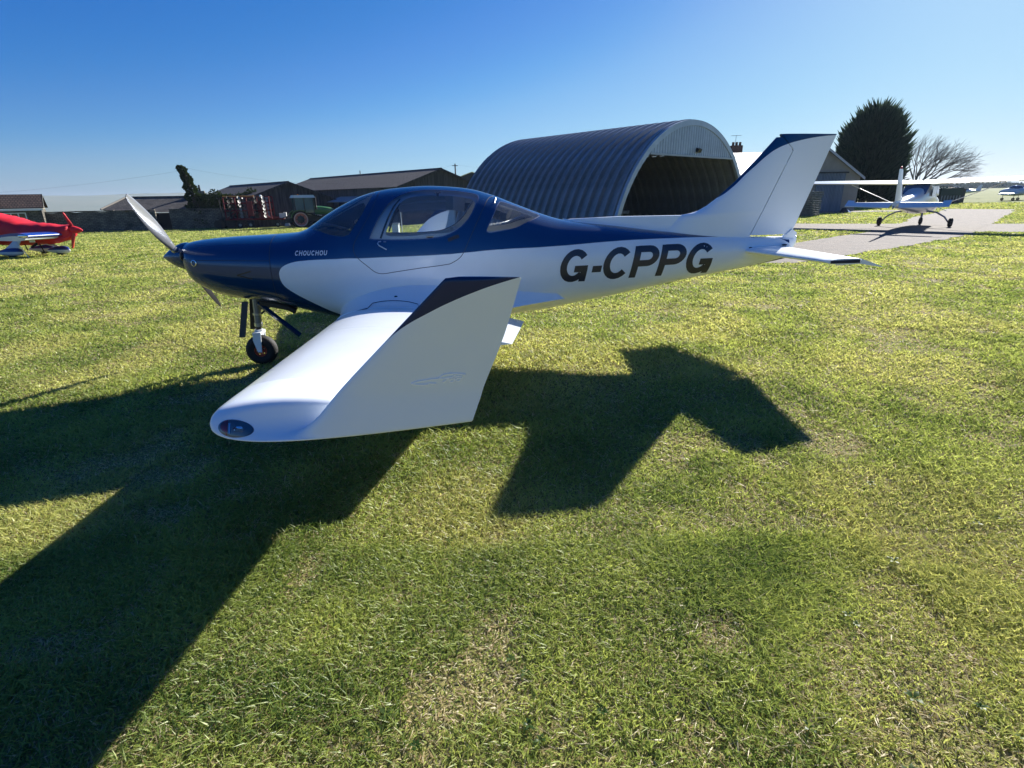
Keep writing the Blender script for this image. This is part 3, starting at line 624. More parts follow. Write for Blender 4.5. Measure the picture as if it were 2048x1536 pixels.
def cdt_fus(polys, s0, s1, t0, t1, ds, dt):
    pts = []; cons = []
    KS = .5
    for P in polys:
        k = len(pts); pts += [Vector((p[0], p[1]*KS)) for p in P]; cons += [(k+i, k+(i+1) % len(P)) for i in range(len(P))]
    allc = np.array([(p.x, p.y) for p in pts]) if pts else np.zeros((0, 2))
    ss = np.linspace(s0, s1, int((s1-s0)/ds)+1); tt = np.linspace(t0, t1, int((t1-t0)/dt)+1)
    for i, s_ in enumerate(ss):
        for j, t_ in enumerate(tt):
            edge = i in (0, len(ss)-1) or j in (0, len(tt)-1)
            if not edge and len(allc) and (np.abs(allc-np.array((s_, t_*KS))).sum(1) < .013).any(): continue
            pts.append(Vector((s_, t_*KS)))
    vs_, es_, fs_, *_ = delaunay_2d_cdt(pts, cons, [], 0, 1e-5)
    V_ = np.array([(v.x, v.y/KS) for v in vs_]); V_[:, 1] = np.clip(V_[:, 1], t0, t1); V_[:, 0] = np.clip(V_[:, 0], s0, s1)
    F_ = np.array([f for f in fs_ if len(f) == 3]); return V_, F_
def fus_obj(name, V_, F_, sides, mats, mi=None, parent=PL, off=0.):
    vv = []; ff = []; nn = []; mm = []
    used = np.unique(F_); mp = -np.ones(len(V_), int); mp[used] = np.arange(len(used)); Vu = V_[used]; Fu = mp[F_]
    P, n = fus_point(Vu[:, 0], Vu[:, 1], off)
    a, b, c = P[Fu[:, 0]], P[Fu[:, 1]], P[Fu[:, 2]]
    fl = (np.cross(b-a, c-a)*n[Fu[:, 0]]).sum(1) < 0
    for sg in sides:                            # +1 the left (near) side
        k = sum(len(x) for x in vv); Q = P.copy(); Q[:, 1] *= -sg; N_ = n.copy(); N_[:, 1] *= -sg; vv.append(Q); nn.append(N_)
        flip = fl if sg < 0 else ~fl            # mirroring Y turns the winding
        G = Fu.copy(); G[flip] = G[flip][:, ::-1]; ff.append(G+k); mm.append(mi if mi is not None else np.zeros(len(Fu), int))
    v = np.vstack(vv); f = np.vstack(ff); me = bpy.data.meshes.new(name); me.from_pydata(v.tolist(), [], f.tolist())
    for m in mats: me.materials.append(m)
    me.polygons.foreach_set('material_index', np.concatenate(mm).astype(np.int32)); me.polygons.foreach_set('use_smooth', np.ones(len(f), bool)); me.update()
    me.normals_split_custom_set_from_vertices(np.vstack(nn).tolist())
    o = bpy.data.objects.new(name, me); link(o); o.parent = parent; return o
Vf, Ff = cdt_fus([door_st, win_st, q_st, ws_st, paint_st], -.47, 6.02, -HP, HP, 0.04, .06)
cen = Vf[Ff].mean(1); inp = lambda P: in_poly(cen[:, 0], cen[:, 1], P)
iw, idr, iq, isc, ip = inp(win_st), inp(door_st), inp(q_st), inp(ws_st), inp(paint_st)
body = ~(idr | iq | isc); pm = (~ip).astype(int)
fus = fus_obj('fuselage', Vf, Ff[body], (1, -1), [M_white, M_blue], pm[body])
for sg in (1, -1):
    d_ = idr & ~iw; dobj = fus_obj('door', Vf, Ff[d_], (sg,), [M_white, M_blue], pm[d_])
    fus_obj('door_window', Vf, Ff[idr & iw], (sg,), [M_glass], parent=dobj)
    fus_obj('quarter_window', Vf, Ff[iq & ~idr], (sg,), [M_glass])
wscr = fus_obj('windscreen', Vf, Ff[isc & ~idr], (1, -1), [M_glass])
# tail end and cowl front are closed
b = MB()
for s_ in (-.47, 6.02):
    th = np.linspace(-HP, HP, 25); bb_, zz_ = fpt(np.full(25, s_), th)
    ring = [(s_, -y, z) for y, z in zip(bb_, zz_)] + [(s_, y, z) for y, z in list(zip(bb_, zz_))[::-1]]
    b.add(ring, [tuple(range(len(ring)))], 0 if s_ < 0 else 1)
b.build('end_cap', [M_blackp, M_white], PL)
# inner lining: smaller openings, so a pale frame shows inside the glass
q_in = smooth_close([(s_*.94+.06*2.72, t_*.90+.1*.9) for s_, t_ in st(QWIN)], it=0)
win_far = smooth_close((st(WIN)-np.array([[1.93, .90]]))*.985+np.array([[1.93, .90]]))
for sg, op in ((1, winin_st), (-1, win_far)):
    Vl, Fl = cdt_fus([op, q_in, ws_st], .74, 3.25, -.35, HP, .06, .1)
    cl = Vl[Fl].mean(1); inl = lambda P: in_poly(cl[:, 0], cl[:, 1], P)
    fus_obj('cabin_lining', Vl, Fl[~(inl(op) | inl(q_in) | inl(ws_st))], (sg,), [M_trim], off=-.03)
def ribbon(P, w, off, closed=False, sides=(1,), side_coords='sz', name='panel_seam', m=M_seam, parent=PL):
    """a strip that follows the fuselage skin along a line"""
    P = np.array(P, float); s_, th = (P[:, 0], fth(P[:, 0], P[:, 1])) if side_coords == 'sz' else (P[:, 0], P[:, 1])
    Q, n = fus_point(s_, th, off); T = np.roll(Q, -1, 0)-np.roll(Q, 1, 0)
    if not closed: T[0] = Q[1]-Q[0]; T[-1] = Q[-1]-Q[-2]
    T /= np.linalg.norm(T, axis=1)[:, None]+1e-9; X = np.cross(n, T); b = MB(); N = len(Q)
    for sg in sides:
        A = Q+X*w/2; B = Q-X*w/2; A[:, 1] *= -sg; B[:, 1] *= -sg
        b.add(np.vstack([A, B]), [(i, (i+1) % N, N+(i+1) % N, N+i) for i in range(N if closed else N-1)], 0, True)
    return b.build(name, m, parent)
ribbon(door_st, .006, .0008, True, (1, -1), 'st', 'door_gap')
ribbon(smooth_close(win_st, it=0), .010, .0010, True, (1, -1), 'st', 'window_seal', mat('window_seal', (.02, .05, .16), rough=.4, coat=.4))
ribbon(smooth_close(q_st, it=0), .007, .0010, True, (1, -1), 'st', 'window_seal', bpy.data.materials['window_seal'])
ribbon([(.415, t_) for t_ in np.linspace(-HP, HP, 60)], .006, .0008, False, (1, -1), 'st', 'firewall_joint')
ribbon([(s_, 1.163-.018*(s_+.4)) for s_ in np.linspace(-.42, .41, 40)], .005, .0008, False, (1, -1), 'sz', 'cowl_split_line')
for a in (((.085, 1.017), (.225, 1.055)), ((.085, 1.017), (.225, .98))): ribbon([np.array(a[0])+(np.array(a[1])-np.array(a[0]))*k/8 for k in range(9)], .010, .001, False, (1, -1), 'sz', 'cowl_vent_slit', M_blackp)
# dark gap between windscreen pillar and door frame, seen on the lining inside the glass
ribbon([(1.462, 1.335), (1.500, 1.43), (1.545, 1.53), (1.60, 1.63), (1.66, 1.70)], .018, -.026, False, (1, -1), 'sz', 'frame_gap', M_blackp)

# lettering: each character is drawn with strokes and laid on the skin
def arc(cx, cy, rx, ry, a, b_, n=18): return [(cx+rx*math.cos(math.radians(a+(b_-a)*i/n)), cy+ry*math.sin(math.radians(a+(b_-a)*i/n))) for i in range(n+1)]
LET = {  # strokes in a cell 1 high; (points, closed)
 'G': [(arc(.42, .5, .325, .405, 38, 322)+[], 0), ([(.44, .40), (.84, .40)], 0), ([(.745, .0), (.745, .40)], 0)],
 'C': [(arc(.42, .5, .325, .405, 40, 320), 0)],
 'P': [([(.10, 0), (.10, 1)], 0), ([(.10, .905), (.45, .905)]+arc(.45, .68, .225, .225, 90, -90, 12)+[(.10, .455)], 0)],
 '-': [([(.02, .36), (.36, .36)], 0)],
 'H': [([(.10, 0), (.10, 1)], 0), ([(.72, 0), (.72, 1)], 0), ([(.10, .52), (.72, .52)], 0)],
 'O': [(arc(.44, .5, .34, .41, 0, 360, 28), 1)],
 'U': [([(.10, 1), (.10, .38)]+arc(.40, .38, .30, .29, 180, 360, 12)+[(.70, 1)], 0)],
}
def dense(P, step):
    out = []
    for i in range(len(P)-1):
        a, b_ = np.array(P[i]), np.array(P[i+1]); k = max(1, int(np.linalg.norm(b_-a)/step))
        out += [a+(b_-a)*j/k for j in range(k)]
    return np.array(out+[np.array(P[-1])])
def glyph(ch, s0, z0, H, wd_, slant, sw, sides, name, m, off, tilt=0.):
    b = MB(); lay = 0
    for P, cl_ in LET[ch]:
        D = dense(P, .05); T = np.roll(D, -1, 0)-np.roll(D, 1, 0)
        if cl_: D = D[:-1]; T = np.roll(D, -1, 0)-np.roll(D, 1, 0)
        else: T[0] = D[1]-D[0]; T[-1] = D[-1]-D[-2]
        T /= np.linalg.norm(T, axis=1)[:, None]; X = np.stack([-T[:, 1], T[:, 0]], 1); N = len(D)
        A = np.vstack([D+X*sw/2, D-X*sw/2])
        s_ = s0 + A[:, 0]*wd_*H + A[:, 1]*H*slant; z_ = z0 + A[:, 1]*H + (s_-s0)*tilt
        for sg in sides:
            Q, _n = fus_point(s_, fth(s_, z_), off+lay*.0002); Q[:, 1] *= -sg
            b.add(Q, [(i, (i+1) % N, N+(i+1) % N, N+i) for i in range(N if cl_ else N-1)], 0, True)
        lay += 1
    return b.build(name, m, PL)
for ch, s0, w_ in (('G', 3.212, 1.10), ('-', 3.570, .92), ('C', 3.695, 1.14), ('P', 4.030, 1.16), ('P', 4.348, 1.20), ('G', 4.680, 1.15)):
    glyph(ch, s0, .824+(s0-3.2)*.006, .332, w_, .20, .20, (1,), 'registration_letter', M_navy, .0030)
M_wl = mat('white_lettering', (.75, .77, .8), rough=.4)
x = .652
for ch in 'CHOUCHOU':
    glyph(ch, x, 1.1885, .044, .86, .2, .19, (1,), 'name_letter', M_wl, .0025); x += .0385 if ch != 'O' else .0395

# nose: spinner, propeller, cowl details
b = MB(); prof_ = [(-.258+.258*(1-math.cos(q)), .138*math.sin(q)**.9) for q in np.linspace(0.02, math.pi/2, 16)]
prof_ = [(-.25+.25*t_, .138*(1-(1-t_)**1.75)) for t_ in np.linspace(0, 1, 18)]
b.lathe([(h_, r_) for h_, r_ in prof_], (-.485, 0, 1.168), (1, 0, 0), 32)
b.lathe([(0, .138), (.012, .135), (.012, .0)], (-.485, 0, 1.168), (1, 0, 0), 32); sp_ = b.build('spinner', M_blue, PL)
b = MB(); b.lathe([(-.03, .10), (.05, .10)], (-.47, 0, 1.165), (1, 0, 0), 24); b.build('prop_flange', M_grey, PL)
def blade(ang, R=.93, m=None):
    secs = []; n = 14
    for i in range(n+1):
        q = i/n; r = .11 + (R-.11)*q; c = .92*(.058+.085*math.sin(min(1, q*1.9)*HP))*(1-.62*max(0, (q-.45)/.55)**2.2)
        if q > .96: c *= .78
        tw = math.radians(26-20*q**.6); th_ = .028*(1-q)+.007
        ring = []
        for k in range(12):
            a = 2*math.pi*k/12; u = math.cos(a)*c/2; v = math.sin(a)*th_/2
            # chord direction turns from disc plane (tangential) towards the axis by the pitch angle
            ring.append((u*math.cos(tw*.9) , r, u*math.sin(tw*.9), v, tw))
        secs.append(ring)
    R_ = []
    er = Vector((0, -math.cos(ang), math.sin(ang))); et = Vector((0, math.sin(ang), math.cos(ang))); ax = Vector((1, 0, 0))
    for ring in secs:
        L_ = []
        for (u1, r, u2, v, tw) in ring:
            cd = math.hypot(u1, u2)*(1 if u1 >= 0 else -1); pit = tw
            dirc = et*math.cos(pit) + ax*math.sin(pit); nrm = ax*math.cos(pit) - et*math.sin(pit)
            L_.append(Vector((-.57, 0, 1.168)) + er*r + dirc*cd + nrm*v)
        R_.append(L_)
    return MB().rings(R_, 0, True, True).build('propeller_blade', m or M_prop, PL, sharp=50)
blade(math.radians(38.5)); blade(math.radians(221), .97, M_propdark)
for sg in (-1, 1): MB().tube([(-.57, -sg*.085*math.cos(.67), 1.168+sg*.085*math.sin(.67)), (-.57, -sg*.15*math.cos(.67), 1.168+sg*.15*math.sin(.67))], .032, 12).build('blade_root', M_alu, sp_)
b = MB()
for sg in (-1, 1): b.ell((-.45, sg*.19, 1.19), (.03, .075, .055), 14, 8)
b.build('air_intake', M_blackp, PL)
Q, n_ = fus_point([-.31], [fth(-.31, 1.135)], .0); 
rg = MB(); c0_ = Vector((Q[0][0], -Q[0][1], Q[0][2])); nn_ = Vector((n_[0][0], -n_[0][1], n_[0][2]))
rg.lathe([(-.01, .030), (.006, .030), (.008, .024), (-.005, .021)], c0_, nn_, 16); rg.build('cowl_lamp_ring', M_chrome, PL)
b = MB()
b.rings([[Vector((s_, w_*math.cos(q), z_+h_*math.sin(q))) for q in np.linspace(0, 2*math.pi, 14, endpoint=False)] for s_, w_, h_, z_ in ((-.36, .08, .02, .885), (-.28, .11, .05, .845), (-.1, .12, .05, .79), (.10, .08, .03, .74))]).build('chin_scoop', M_blue, PL)
b = MB(); b.tube([(.16, -.14, .72), (.42, -.16, .645), (.50, -.17, .60)], .032, 12); b.build('exhaust_pipe', mat('burnt_steel', (.05, .04, .035), rough=.6, metal=.6), PL)
b = MB(); b.box((.33, -.12, .655), (.34, .14, .03), rot=Matrix.Rotation(.25, 3, 'Y')); b.build('underside_cooler', M_blackp, PL)

# nose gear
ng = MB(); ng.tube([(.075, 0, .74), (.055, 0, .42)], .036, 14); ng.build('nose_strut_upper', M_grey, PL)
MB().tube([(.058, 0, .50), (.045, 0, .30)], .028, 14).build('nose_strut', M_blackp, PL)
b = MB(); b.tube([(.062, 0, .565), (.061, 0, .545)], .044, 14); b.tube([(.057, 0, .46), (.055, 0, .425)], .042, 14); b.build('strut_collar', M_alu, PL)
def tyre(o, name, c, R_, w_, hub, m_hub, parent):
    t = MB(); pr = []
    for k in range(13):
        a = math.pi*k/12; pr.append((-w_/2*math.cos(a), R_-w_*.42+w_*.42*math.sin(a)))
    pr = [(-w_*.36, hub)]+pr+[(w_*.36, hub)]
    t.lathe(pr, c, (0, 1, 0), 36); ty = t.build('tyre', M_black, parent)
    h_ = MB(); h_.lathe([(-w_*.33, .001), (-w_*.33, hub*.45), (-w_*.22, hub*.5), (-w_*.22, hub*.92), (-w_*.37, hub*.98), (-w_*.37, hub*1.04), (w_*.37, hub*1.04), (w_*.22, hub*.9), (w_*.33, .001)], c, (0, 1, 0), 28)
    hb = h_.build('wheel_hub', m_hub, parent)
    for k in range(5):
        a = 2*math.pi*k/5+.5; MB().lathe([(-w_*.30, .001), (-w_*.30, .007), (-w_*.2, .007)], (c[0]+hub*.68*math.cos(a), c[1], c[2]+hub*.68*math.sin(a)), (0, 1, 0), 8).build('wheel_bolt', M_chrome, hb)
tyre(None, 'nose', (.045, 0, .163), .163, .13, .062, M_rim, PL)
fk = MB()
for sg in (-1, 1):
    fk.add([(.005, sg*.082, .345), (.085, sg*.082, .345), (.068, sg*.088, .16), (.028, sg*.088, .16), (.0, sg*.07, .36), (.085, sg*.07, .36), (.068, sg*.076, .15), (.028, sg*.076, .15), (-.004, sg*.082, .29), (-.004, sg*.072, .29)], [(0, 1, 2, 3, 8), (9, 7, 6, 5, 4), (1, 5, 6, 2), (0, 8, 9, 4), (3, 7, 9, 8), (2, 6, 7, 3)])
fk.box((.045, 0, .356), (.085, .172, .028)); fk.tube([(.05, 0, .33), (.05, 0, .39)], .045, 14)
fk.build('nose_fork', M_white, PL)
def plate(name, P, t, m, parent=PL):
    P = [Vector(p) for p in P]; n = (P[1]-P[0]).cross(P[2]-P[0]).normalized()*t/2; N = len(P)
    return MB().add([p+n for p in P]+[p-n for p in P], [tuple(range(N)), tuple(reversed(range(N, 2*N)))]+[(i, N+i, N+(i+1) % N, (i+1) % N) for i in range(N)]).build(name, m, parent)
plate('gear_door', [(-.02, .10, .72), (.10, .10, .72), (.02, .16, .36), (-.09, .16, .36)], .012, M_blackp)
plate('gear_door', [(-.03, -.11, .71), (.03, -.11, .71), (-.04, -.17, .35), (-.10, -.17, .35)], .012, M_blackp)
MB().tube([(.13, -.14, .70), (.50, -.14, .335)], .026, 4).build('gear_door_arm', M_blue, PL)
b = MB(); b.tube([(.07, 0, .53), (.24, 0, .66)], .010, 8); b.tube([(.07, .03, .60), (.22, .03, .64)], .010, 8); b.build('retraction_link', M_blackp, PL)
# main gear stands under the wing
for sg in (-1, 1):
    MB().tube([(1.95, sg*1.05, .62), (1.95, sg*1.12, .20)], .035, 12).build('main_leg', M_alu, PL); tyre(None, 'main', (1.95, sg*1.21, .19), .19, .14, .07, M_rim, PL)
    plate('main_gear_door', [(1.80, sg*1.03, .60), (2.10, sg*1.03, .60), (2.06, sg*1.06, .30), (1.84, sg*1.06, .30)], .012, M_white)

# ------------------------------------------------------------------ wings
def naca(x, t, m=.02, p=.4):
    x = max(x, 0); yt = 5*t*(.2969*math.sqrt(x)-.126*x-.3516*x*x+.2843*x**3-.1036*x**4)
    yc = m/p**2*(2*p*x-x*x) if x < p else m/(1-p)**2*((1-2*p)+2*p*x-x*x)
    return yc+yt, yc-yt
def foil(LE, TE, nrm, t, x0=0., x1=1., n=26, m=.02, te=.0):
    LE = Vector(LE); ch = Vector(TE)-LE; c = ch.length; nrm = Vector(nrm); nrm = (nrm-ch.normalized()*nrm.dot(ch.normalized())).normalized()
    up = []; lo = []
    for i in range(n+1):
        q = .5*(1-math.cos(math.pi*i/n)) if x0 == 0 and x1 == 1 else (1-math.cos(HP*i/n) if x0 == 0 else i/n)
        x = x0+(x1-x0)*q; u, l = naca(x, t, m); up.append(LE+ch*x+nrm*(u*c+te)); lo.append(LE+ch*x+nrm*(l*c-te))
    return up[::-1]+lo[(1 if x0 == 0 else 0):]
def loft(name, secs, mats, parent=PL, sharp=40, caps=True): return MB().rings(secs, 0, caps, True).build(name, mats, parent, sharp=sharp)
wLE = lambda b: Vector((1.018+.0393*b, b, .532+.1135*b)); wTE = lambda b: Vector((2.42-.0837*b, b, .541+.0956*b))
UPN = Vector((0, -.115, 1))
def mir(secs, sg): return [[Vector((p.x, -sg*p.y, p.z)) for p in r] for r in secs]   # sg=+1: left wing
M_wl_paint = curve_paint('winglet_paint', WHITE, BLUE_SHADED, [(1.66, 1.165), (1.72, 1.192), (1.783, 1.238), (1.866, 1.306), (1.964, 1.361), (2.026, 1.390), (2.106, 1.421), (2.165, 1.440), (2.243, 1.460), (2.32, 1.475)], 1.66, 2.32, 1.0, 1.6)
tw = lambda b: .150-.024*(b/4.1)
for sg in (1, -1):
    BI = np.linspace(.30, 2.258, 14); BO = np.linspace(2.264, 3.72, 10)
    s1_ = [foil(wLE(b), wTE(b), UPN, tw(b)) for b in BI]; s2_ = [foil(wLE(b), wTE(b), UPN, tw(b), 0, .775) for b in BO]
    w_ = MB(); w_.rings(mir(s1_, sg), 0, True, True); w_.rings(mir(s2_, sg), 0, True, True); wing = w_.build('wing', M_white, PL, sharp=40)
    loft('aileron', mir([foil(wLE(b), wTE(b), UPN, tw(b), .785, 1) for b in np.linspace(2.275, 3.71, 8)], sg), M_white, wing)
    fl_ = []
    for b in np.linspace(.80, 2.24, 8):
        te = Vector((2.84-.22*(b-.6), b, .50+.1216*(b-.6))); le = wTE(b)+Vector((-.16, 0, -.035)); fl_.append(foil(le, te, UPN, .13))
    loft('flap', mir(fl_, sg), M_white, wing)
    # tip and winglet: the section turns upright and sweeps back
    K = [ # LE, TE, tilt, thickness
     ((1.1643, 3.722, .9545), (2.1085, 3.722, .8968), 6.5, .1282), ((1.1695, 3.88, .9725), (2.095, 3.88, .912), 6.5, .127), ((1.1755, 4.00, .983), (2.086, 4.00, .923), 9, .125),
     ((1.183, 4.055, .972), (2.081, 4.055, .928), 20, .122), ((1.214, 4.083, .958), (2.079, 4.075, .931), 35, .118), ((1.285, 4.096, .946), (2.078, 4.090, .934), 50, .113),
     ((1.385, 4.101, .940), (2.079, 4.097, .938), 62, .108), ((1.475, 4.103, .942), (2.083, 4.10, .946), 72, .104), ((1.545, 4.105, .988), (2.095, 4.102, .980), 80, .10), ((1.60, 4.106, 1.046), (2.113, 4.104, 1.03), 84, .10),
     ((1.66, 4.115, 1.111), (2.131, 4.112, 1.087), 82, .098), ((1.83, 4.155, 1.281), (2.196, 4.152, 1.264), 78, .095), ((2.002, 4.212, 1.455), (2.243, 4.21, 1.448), 77, .095), ((2.012, 4.214, 1.464), (2.245, 4.213, 1.456), 77, .07), ((2.05, 4.215, 1.468), (2.24, 4.215, 1.460), 77, .02)]
    secs = []; A_ = np.array([list(k[0])+list(k[1])+[k[2], k[3]] for k in K])
    for i in range(len(A_)-1):                # Catmull-Rom between the key sections
        p0, p1, p2, p3 = A_[max(i-1, 0)], A_[i], A_[i+1], A_[min(i+2, len(A_)-1)]
        nsub = 4 if i < len(A_)-3 else 1
        for j in range(nsub):
            t = j/nsub; secs.append(.5*((2*p1)+(-p0+p2)*t+(2*p0-5*p1+4*p2-p3)*t*t+(-p0+3*p1-3*p2+p3)*t**3))
    secs.append(A_[-1]); R_ = []
    for a in secs:
        ph = math.radians(a[6]); R_.append(foil(a[0:3], a[3:6], (0, -math.sin(ph), math.cos(ph)), a[7], m=.02-.009*min(1, max(0, (a[6]-9)/60)), te=.0012*min(1, max(0, (a[6]-6.5)/20))))
    wl = loft('winglet', mir(R_, sg), M_wl_paint, PL, 50)
    # root fairing
    R_ = []
    for b in np.linspace(1.02, .36, 18):
        g = ((1.02-b)/.56)**2.3; le = wLE(b)+Vector((-.035*g-.006, 0, .02*g)); te = wTE(b)+Vector((.012, 0, 0))*1 + Vector((.62*g, 0, .05*g)); pts = foil(le, te, UPN, tw(b)+.004+.03*g)
        n_ = len(pts); out = []
        for i, p in enumerate(pts):
            x_ = (p.x-le.x)/(te.x-le.x); up_ = i <= 26; k_ = math.sin(math.pi*min(max(x_, 0), 1)**1.05)
            out.append(p+Vector((0, 0, (.17*g*k_+.002) if up_ else -(.03*g*k_+.002))))
        R_.append(out)
    fr_ = loft('wing_root_fairing', mir(R_, sg), M_white, PL, 60)
    if sg == 1: near_winglet, near_fairing, near_wing = wl, fr_, wing

# things laid on those skins are found by casting a ray at them
def bvh(o): return BVHTree.FromPolygons([v.co.copy() for v in o.data.vertices], [tuple(p.vertices) for p in o.data.polygons])
def cast(bv, s_, z_, d=Vector((0, 1, 0)), y0=-6):
    h_ = [t.ray_cast(Vector((s_, y0, z_)), d) for t in bv]; h_ = [x for x in h_ if x[0] is not None]
    if not h_: return None, None
    h_ = min(h_, key=lambda x: x[3]); n = h_[1]; n = -n if n.dot(d) > 0 else n; return h_[0], n
bw_ = [bvh(near_winglet)]
# moulded emblem: sketch of a swept aeroplane with number
def emb(px): return (1.8785+(px[0]-149)*.000118, 1.117-(px[1]-400)*.000118)
EMB = [[(149, 505), (290, 452), (560, 420), (740, 400), (930, 405), (1050, 300), (1180, 272), (1340, 270), (1560, 300), (1710, 332)], [(149, 515), (320, 545), (470, 565), (640, 562)], [(640, 520), (720, 545), (860, 560)], [(945, 412), (1150, 402), (1340, 378), (1420, 315)],
       [(1390, 385), (1600, 355)], [(1150, 412), (1245, 430), (1045, 530)], [(1240, 492), (1300, 432), (1390, 425), (1395, 490), (1320, 552), (1235, 540), (1240, 492)], [(1440, 492), (1490, 430), (1600, 420), (1570, 500), (1500, 540), (1435, 520), (1440, 492)]]
b = MB()
for P in EMB:
    D = dense(P, 22); pts = []
    for q in D:
        s_, z_ = emb(q); h_, n_ = cast(bw_, s_, z_)
        if h_ is not None: pts.append(h_+n_*.0008)
    if len(pts) > 1: b.tube(pts, .0028, 6)
b.build('moulded_emblem', mat('emblem_lit_paint', (.97, .97, .95), rough=.6), PL)  # winglet's own paint, with light on the ridges put into the colour
# navigation light in the tip: recess ring, red section, reflector, clear cover
cN, nN = cast(bw_, 1.268, .964)
if cN is None: cN, nN = Vector((1.268, -4.08, .962)), Vector((0, -1, 0))
ax_ = Vector((1, 0, 0)); ax_ = (ax_-nN*ax_.dot(nN)).normalized(); up_ = nN.cross(ax_).normalized(); up_ = up_ if up_.z > 0 else -up_
def ovl(a): return (.056*math.cos(a)*(1.16 if math.cos(a) > 0 else .92), .032*math.sin(a)-.010*math.cos(a)-.002)
def on_tip(x, y, off):
    p = cN+ax_*x+up_*y; h_ = bw_[0].ray_cast(p+nN*.08, -nN)[0]; return (h_ if h_ is not None else p)+nN*off
b = MB(); N = 40
for r0, r1, o0, o1 in ((1.0, .90, .0012, .0018),): 
    A = [on_tip(ovl(2*math.pi*i/N)[0]*r0, ovl(2*math.pi*i/N)[1]*r0, o0) for i in range(N)]; B = [on_tip(ovl(2*math.pi*i/N)[0]*r1, ovl(2*math.pi*i/N)[1]*r1, o1) for i in range(N)]
    b.add(A+B, [(i, (i+1) % N, N+(i+1) % N, N+i) for i in range(N)], 0, True)
lamp = b.build('navigation_lamp', M_grey, PL)
def tip_patch(f, off, name, m):
    rr = [[on_tip(*f(2*math.pi*i/N, q), off) for i in range(N)] for q in (1, .75, .5, .25, .02)]
    return MB().rings(rr, 0, False, True).build(name, m, lamp)
tip_patch(lambda a, q: (ovl(a)[0]*.9*q, ovl(a)[1]*.9*q), .0012, 'lamp_backing', mat('lamp_grey', (.30, .34, .34), rough=.3))
def red_f(a, q):
    x_, y_ = ovl(a)[0]*.86, ovl(a)[1]*.86; cx_ = -.034
    return (cx_+(min(x_, -.020)-cx_)*q, (y_+.003)*q)
tip_patch(red_f, .0030, 'red_section', M_redlens)
b = MB(); b.ell(on_tip(.016, -.008, .003), (.020, .006, .014), 16, 8); b.build('bulb', M_chrome, lamp)
b = MB(); A = [on_tip(-.018, .018, .003), on_tip(-.012, .018, .003), on_tip(-.010, -.022, .003), on_tip(-.016, -.022, .003)]; b.add(A, [(0, 1, 2, 3)]); b.build('divider', M_chrome, lamp)
rr = []
for r_, o_ in ((.98, .0015), (.8, .007), (.5, .011), (.05, .013)): rr.append([on_tip(ovl(2*math.pi*i/N)[0]*r_, ovl(2*math.pi*i/N)[1]*r_, o_) for i in range(N)])
MB().rings(rr, 0, False, True).build('clear_cover', M_clear, lamp)
# seal lines and vent on the root fairing
bv2 = [bvh(near_fairing), bvh(fus)]
def strip_cast(P, w_, name, m, off=.0015):
    A = []; B = []
    for i, q in enumerate(P):
        h_, n_ = cast(bv2, q[0], q[1])
        if h_ is None: continue
        A.append(h_+n_*off+Vector((0, 0, w_/2))); B.append(h_+n_*off-Vector((0, 0, w_/2)))
    k = len(A); MB().add(A+B, [(i, i+1, k+i+1, k+i) for i in range(k-1)], 0, True).build(name, m, PL)
arcz = lambda s_, dz: .777+dz-.47*(s_-1.53)**2
strip_cast([(s_, arcz(s_, 0)) for s_ in np.linspace(1.20, 1.90, 36)], .008, 'walkway_seal', M_seam)
strip_cast([(s_, arcz(s_, -.022)) for s_ in np.linspace(1.24, 1.90, 36)], .005, 'walkway_seal', M_seam)
h_, n_ = cast(bv2, 1.574, .80)
if h_ is not None: MB().ell(h_, (.016, .004, .012), 14, 8).build('static_port', M_seam, PL)
# door handle, step recess, hinge fittings
def on_fus(s_, z_, off=0.):
    Q, n = fus_point([s_], [fth(s_, z_)], off); return Vector((Q[0][0], -Q[0][1], Q[0][2]))
MB().tube([on_fus(1.470, 1.300, .012), on_fus(1.447, 1.297, .018), on_fus(1.437, 1.280, .02), on_fus(1.45, 1.262, .02), on_fus(1.515, 1.226, .012)], .0055, 8).build('door_handle', M_alu, PL)
MB().tube([on_fus(1.492, 1.298, .004), on_fus(1.515, 1.297, .004)], .004, 6).build('lock_tab', M_alu, PL)
ribbon([(2.10, 1.295), (2.16, 1.318), (2.21, 1.332)], .034, .001, False, (1,), 'sz', 'fuel_hatch', M_seam)
b = MB(); b.tube([on_fus(2.00, 1.750, -.012), on_fus(2.06, 1.748, -.012)], .011, 8); b.tube([on_fus(2.03, 1.745, -.014), on_fus(2.03, 1.725, -.02)], .012, 8); b.build('roof_latch', M_blackp, PL)
b = MB(); b.box(on_fus(1.93, 1.328, -.012), (.075, .02, .03)); b.build('door_latch', M_grey, PL); MB().box(on_fus(1.93, 1.328, -.004), (.05, .012, .014)).build('latch_slot', M_blackp, PL)
MB().tube([on_fus(2.610, 1.665, .006), on_fus(2.590, 1.62, .006)], .007, 6).build('hinge_pin', M_alu, PL)

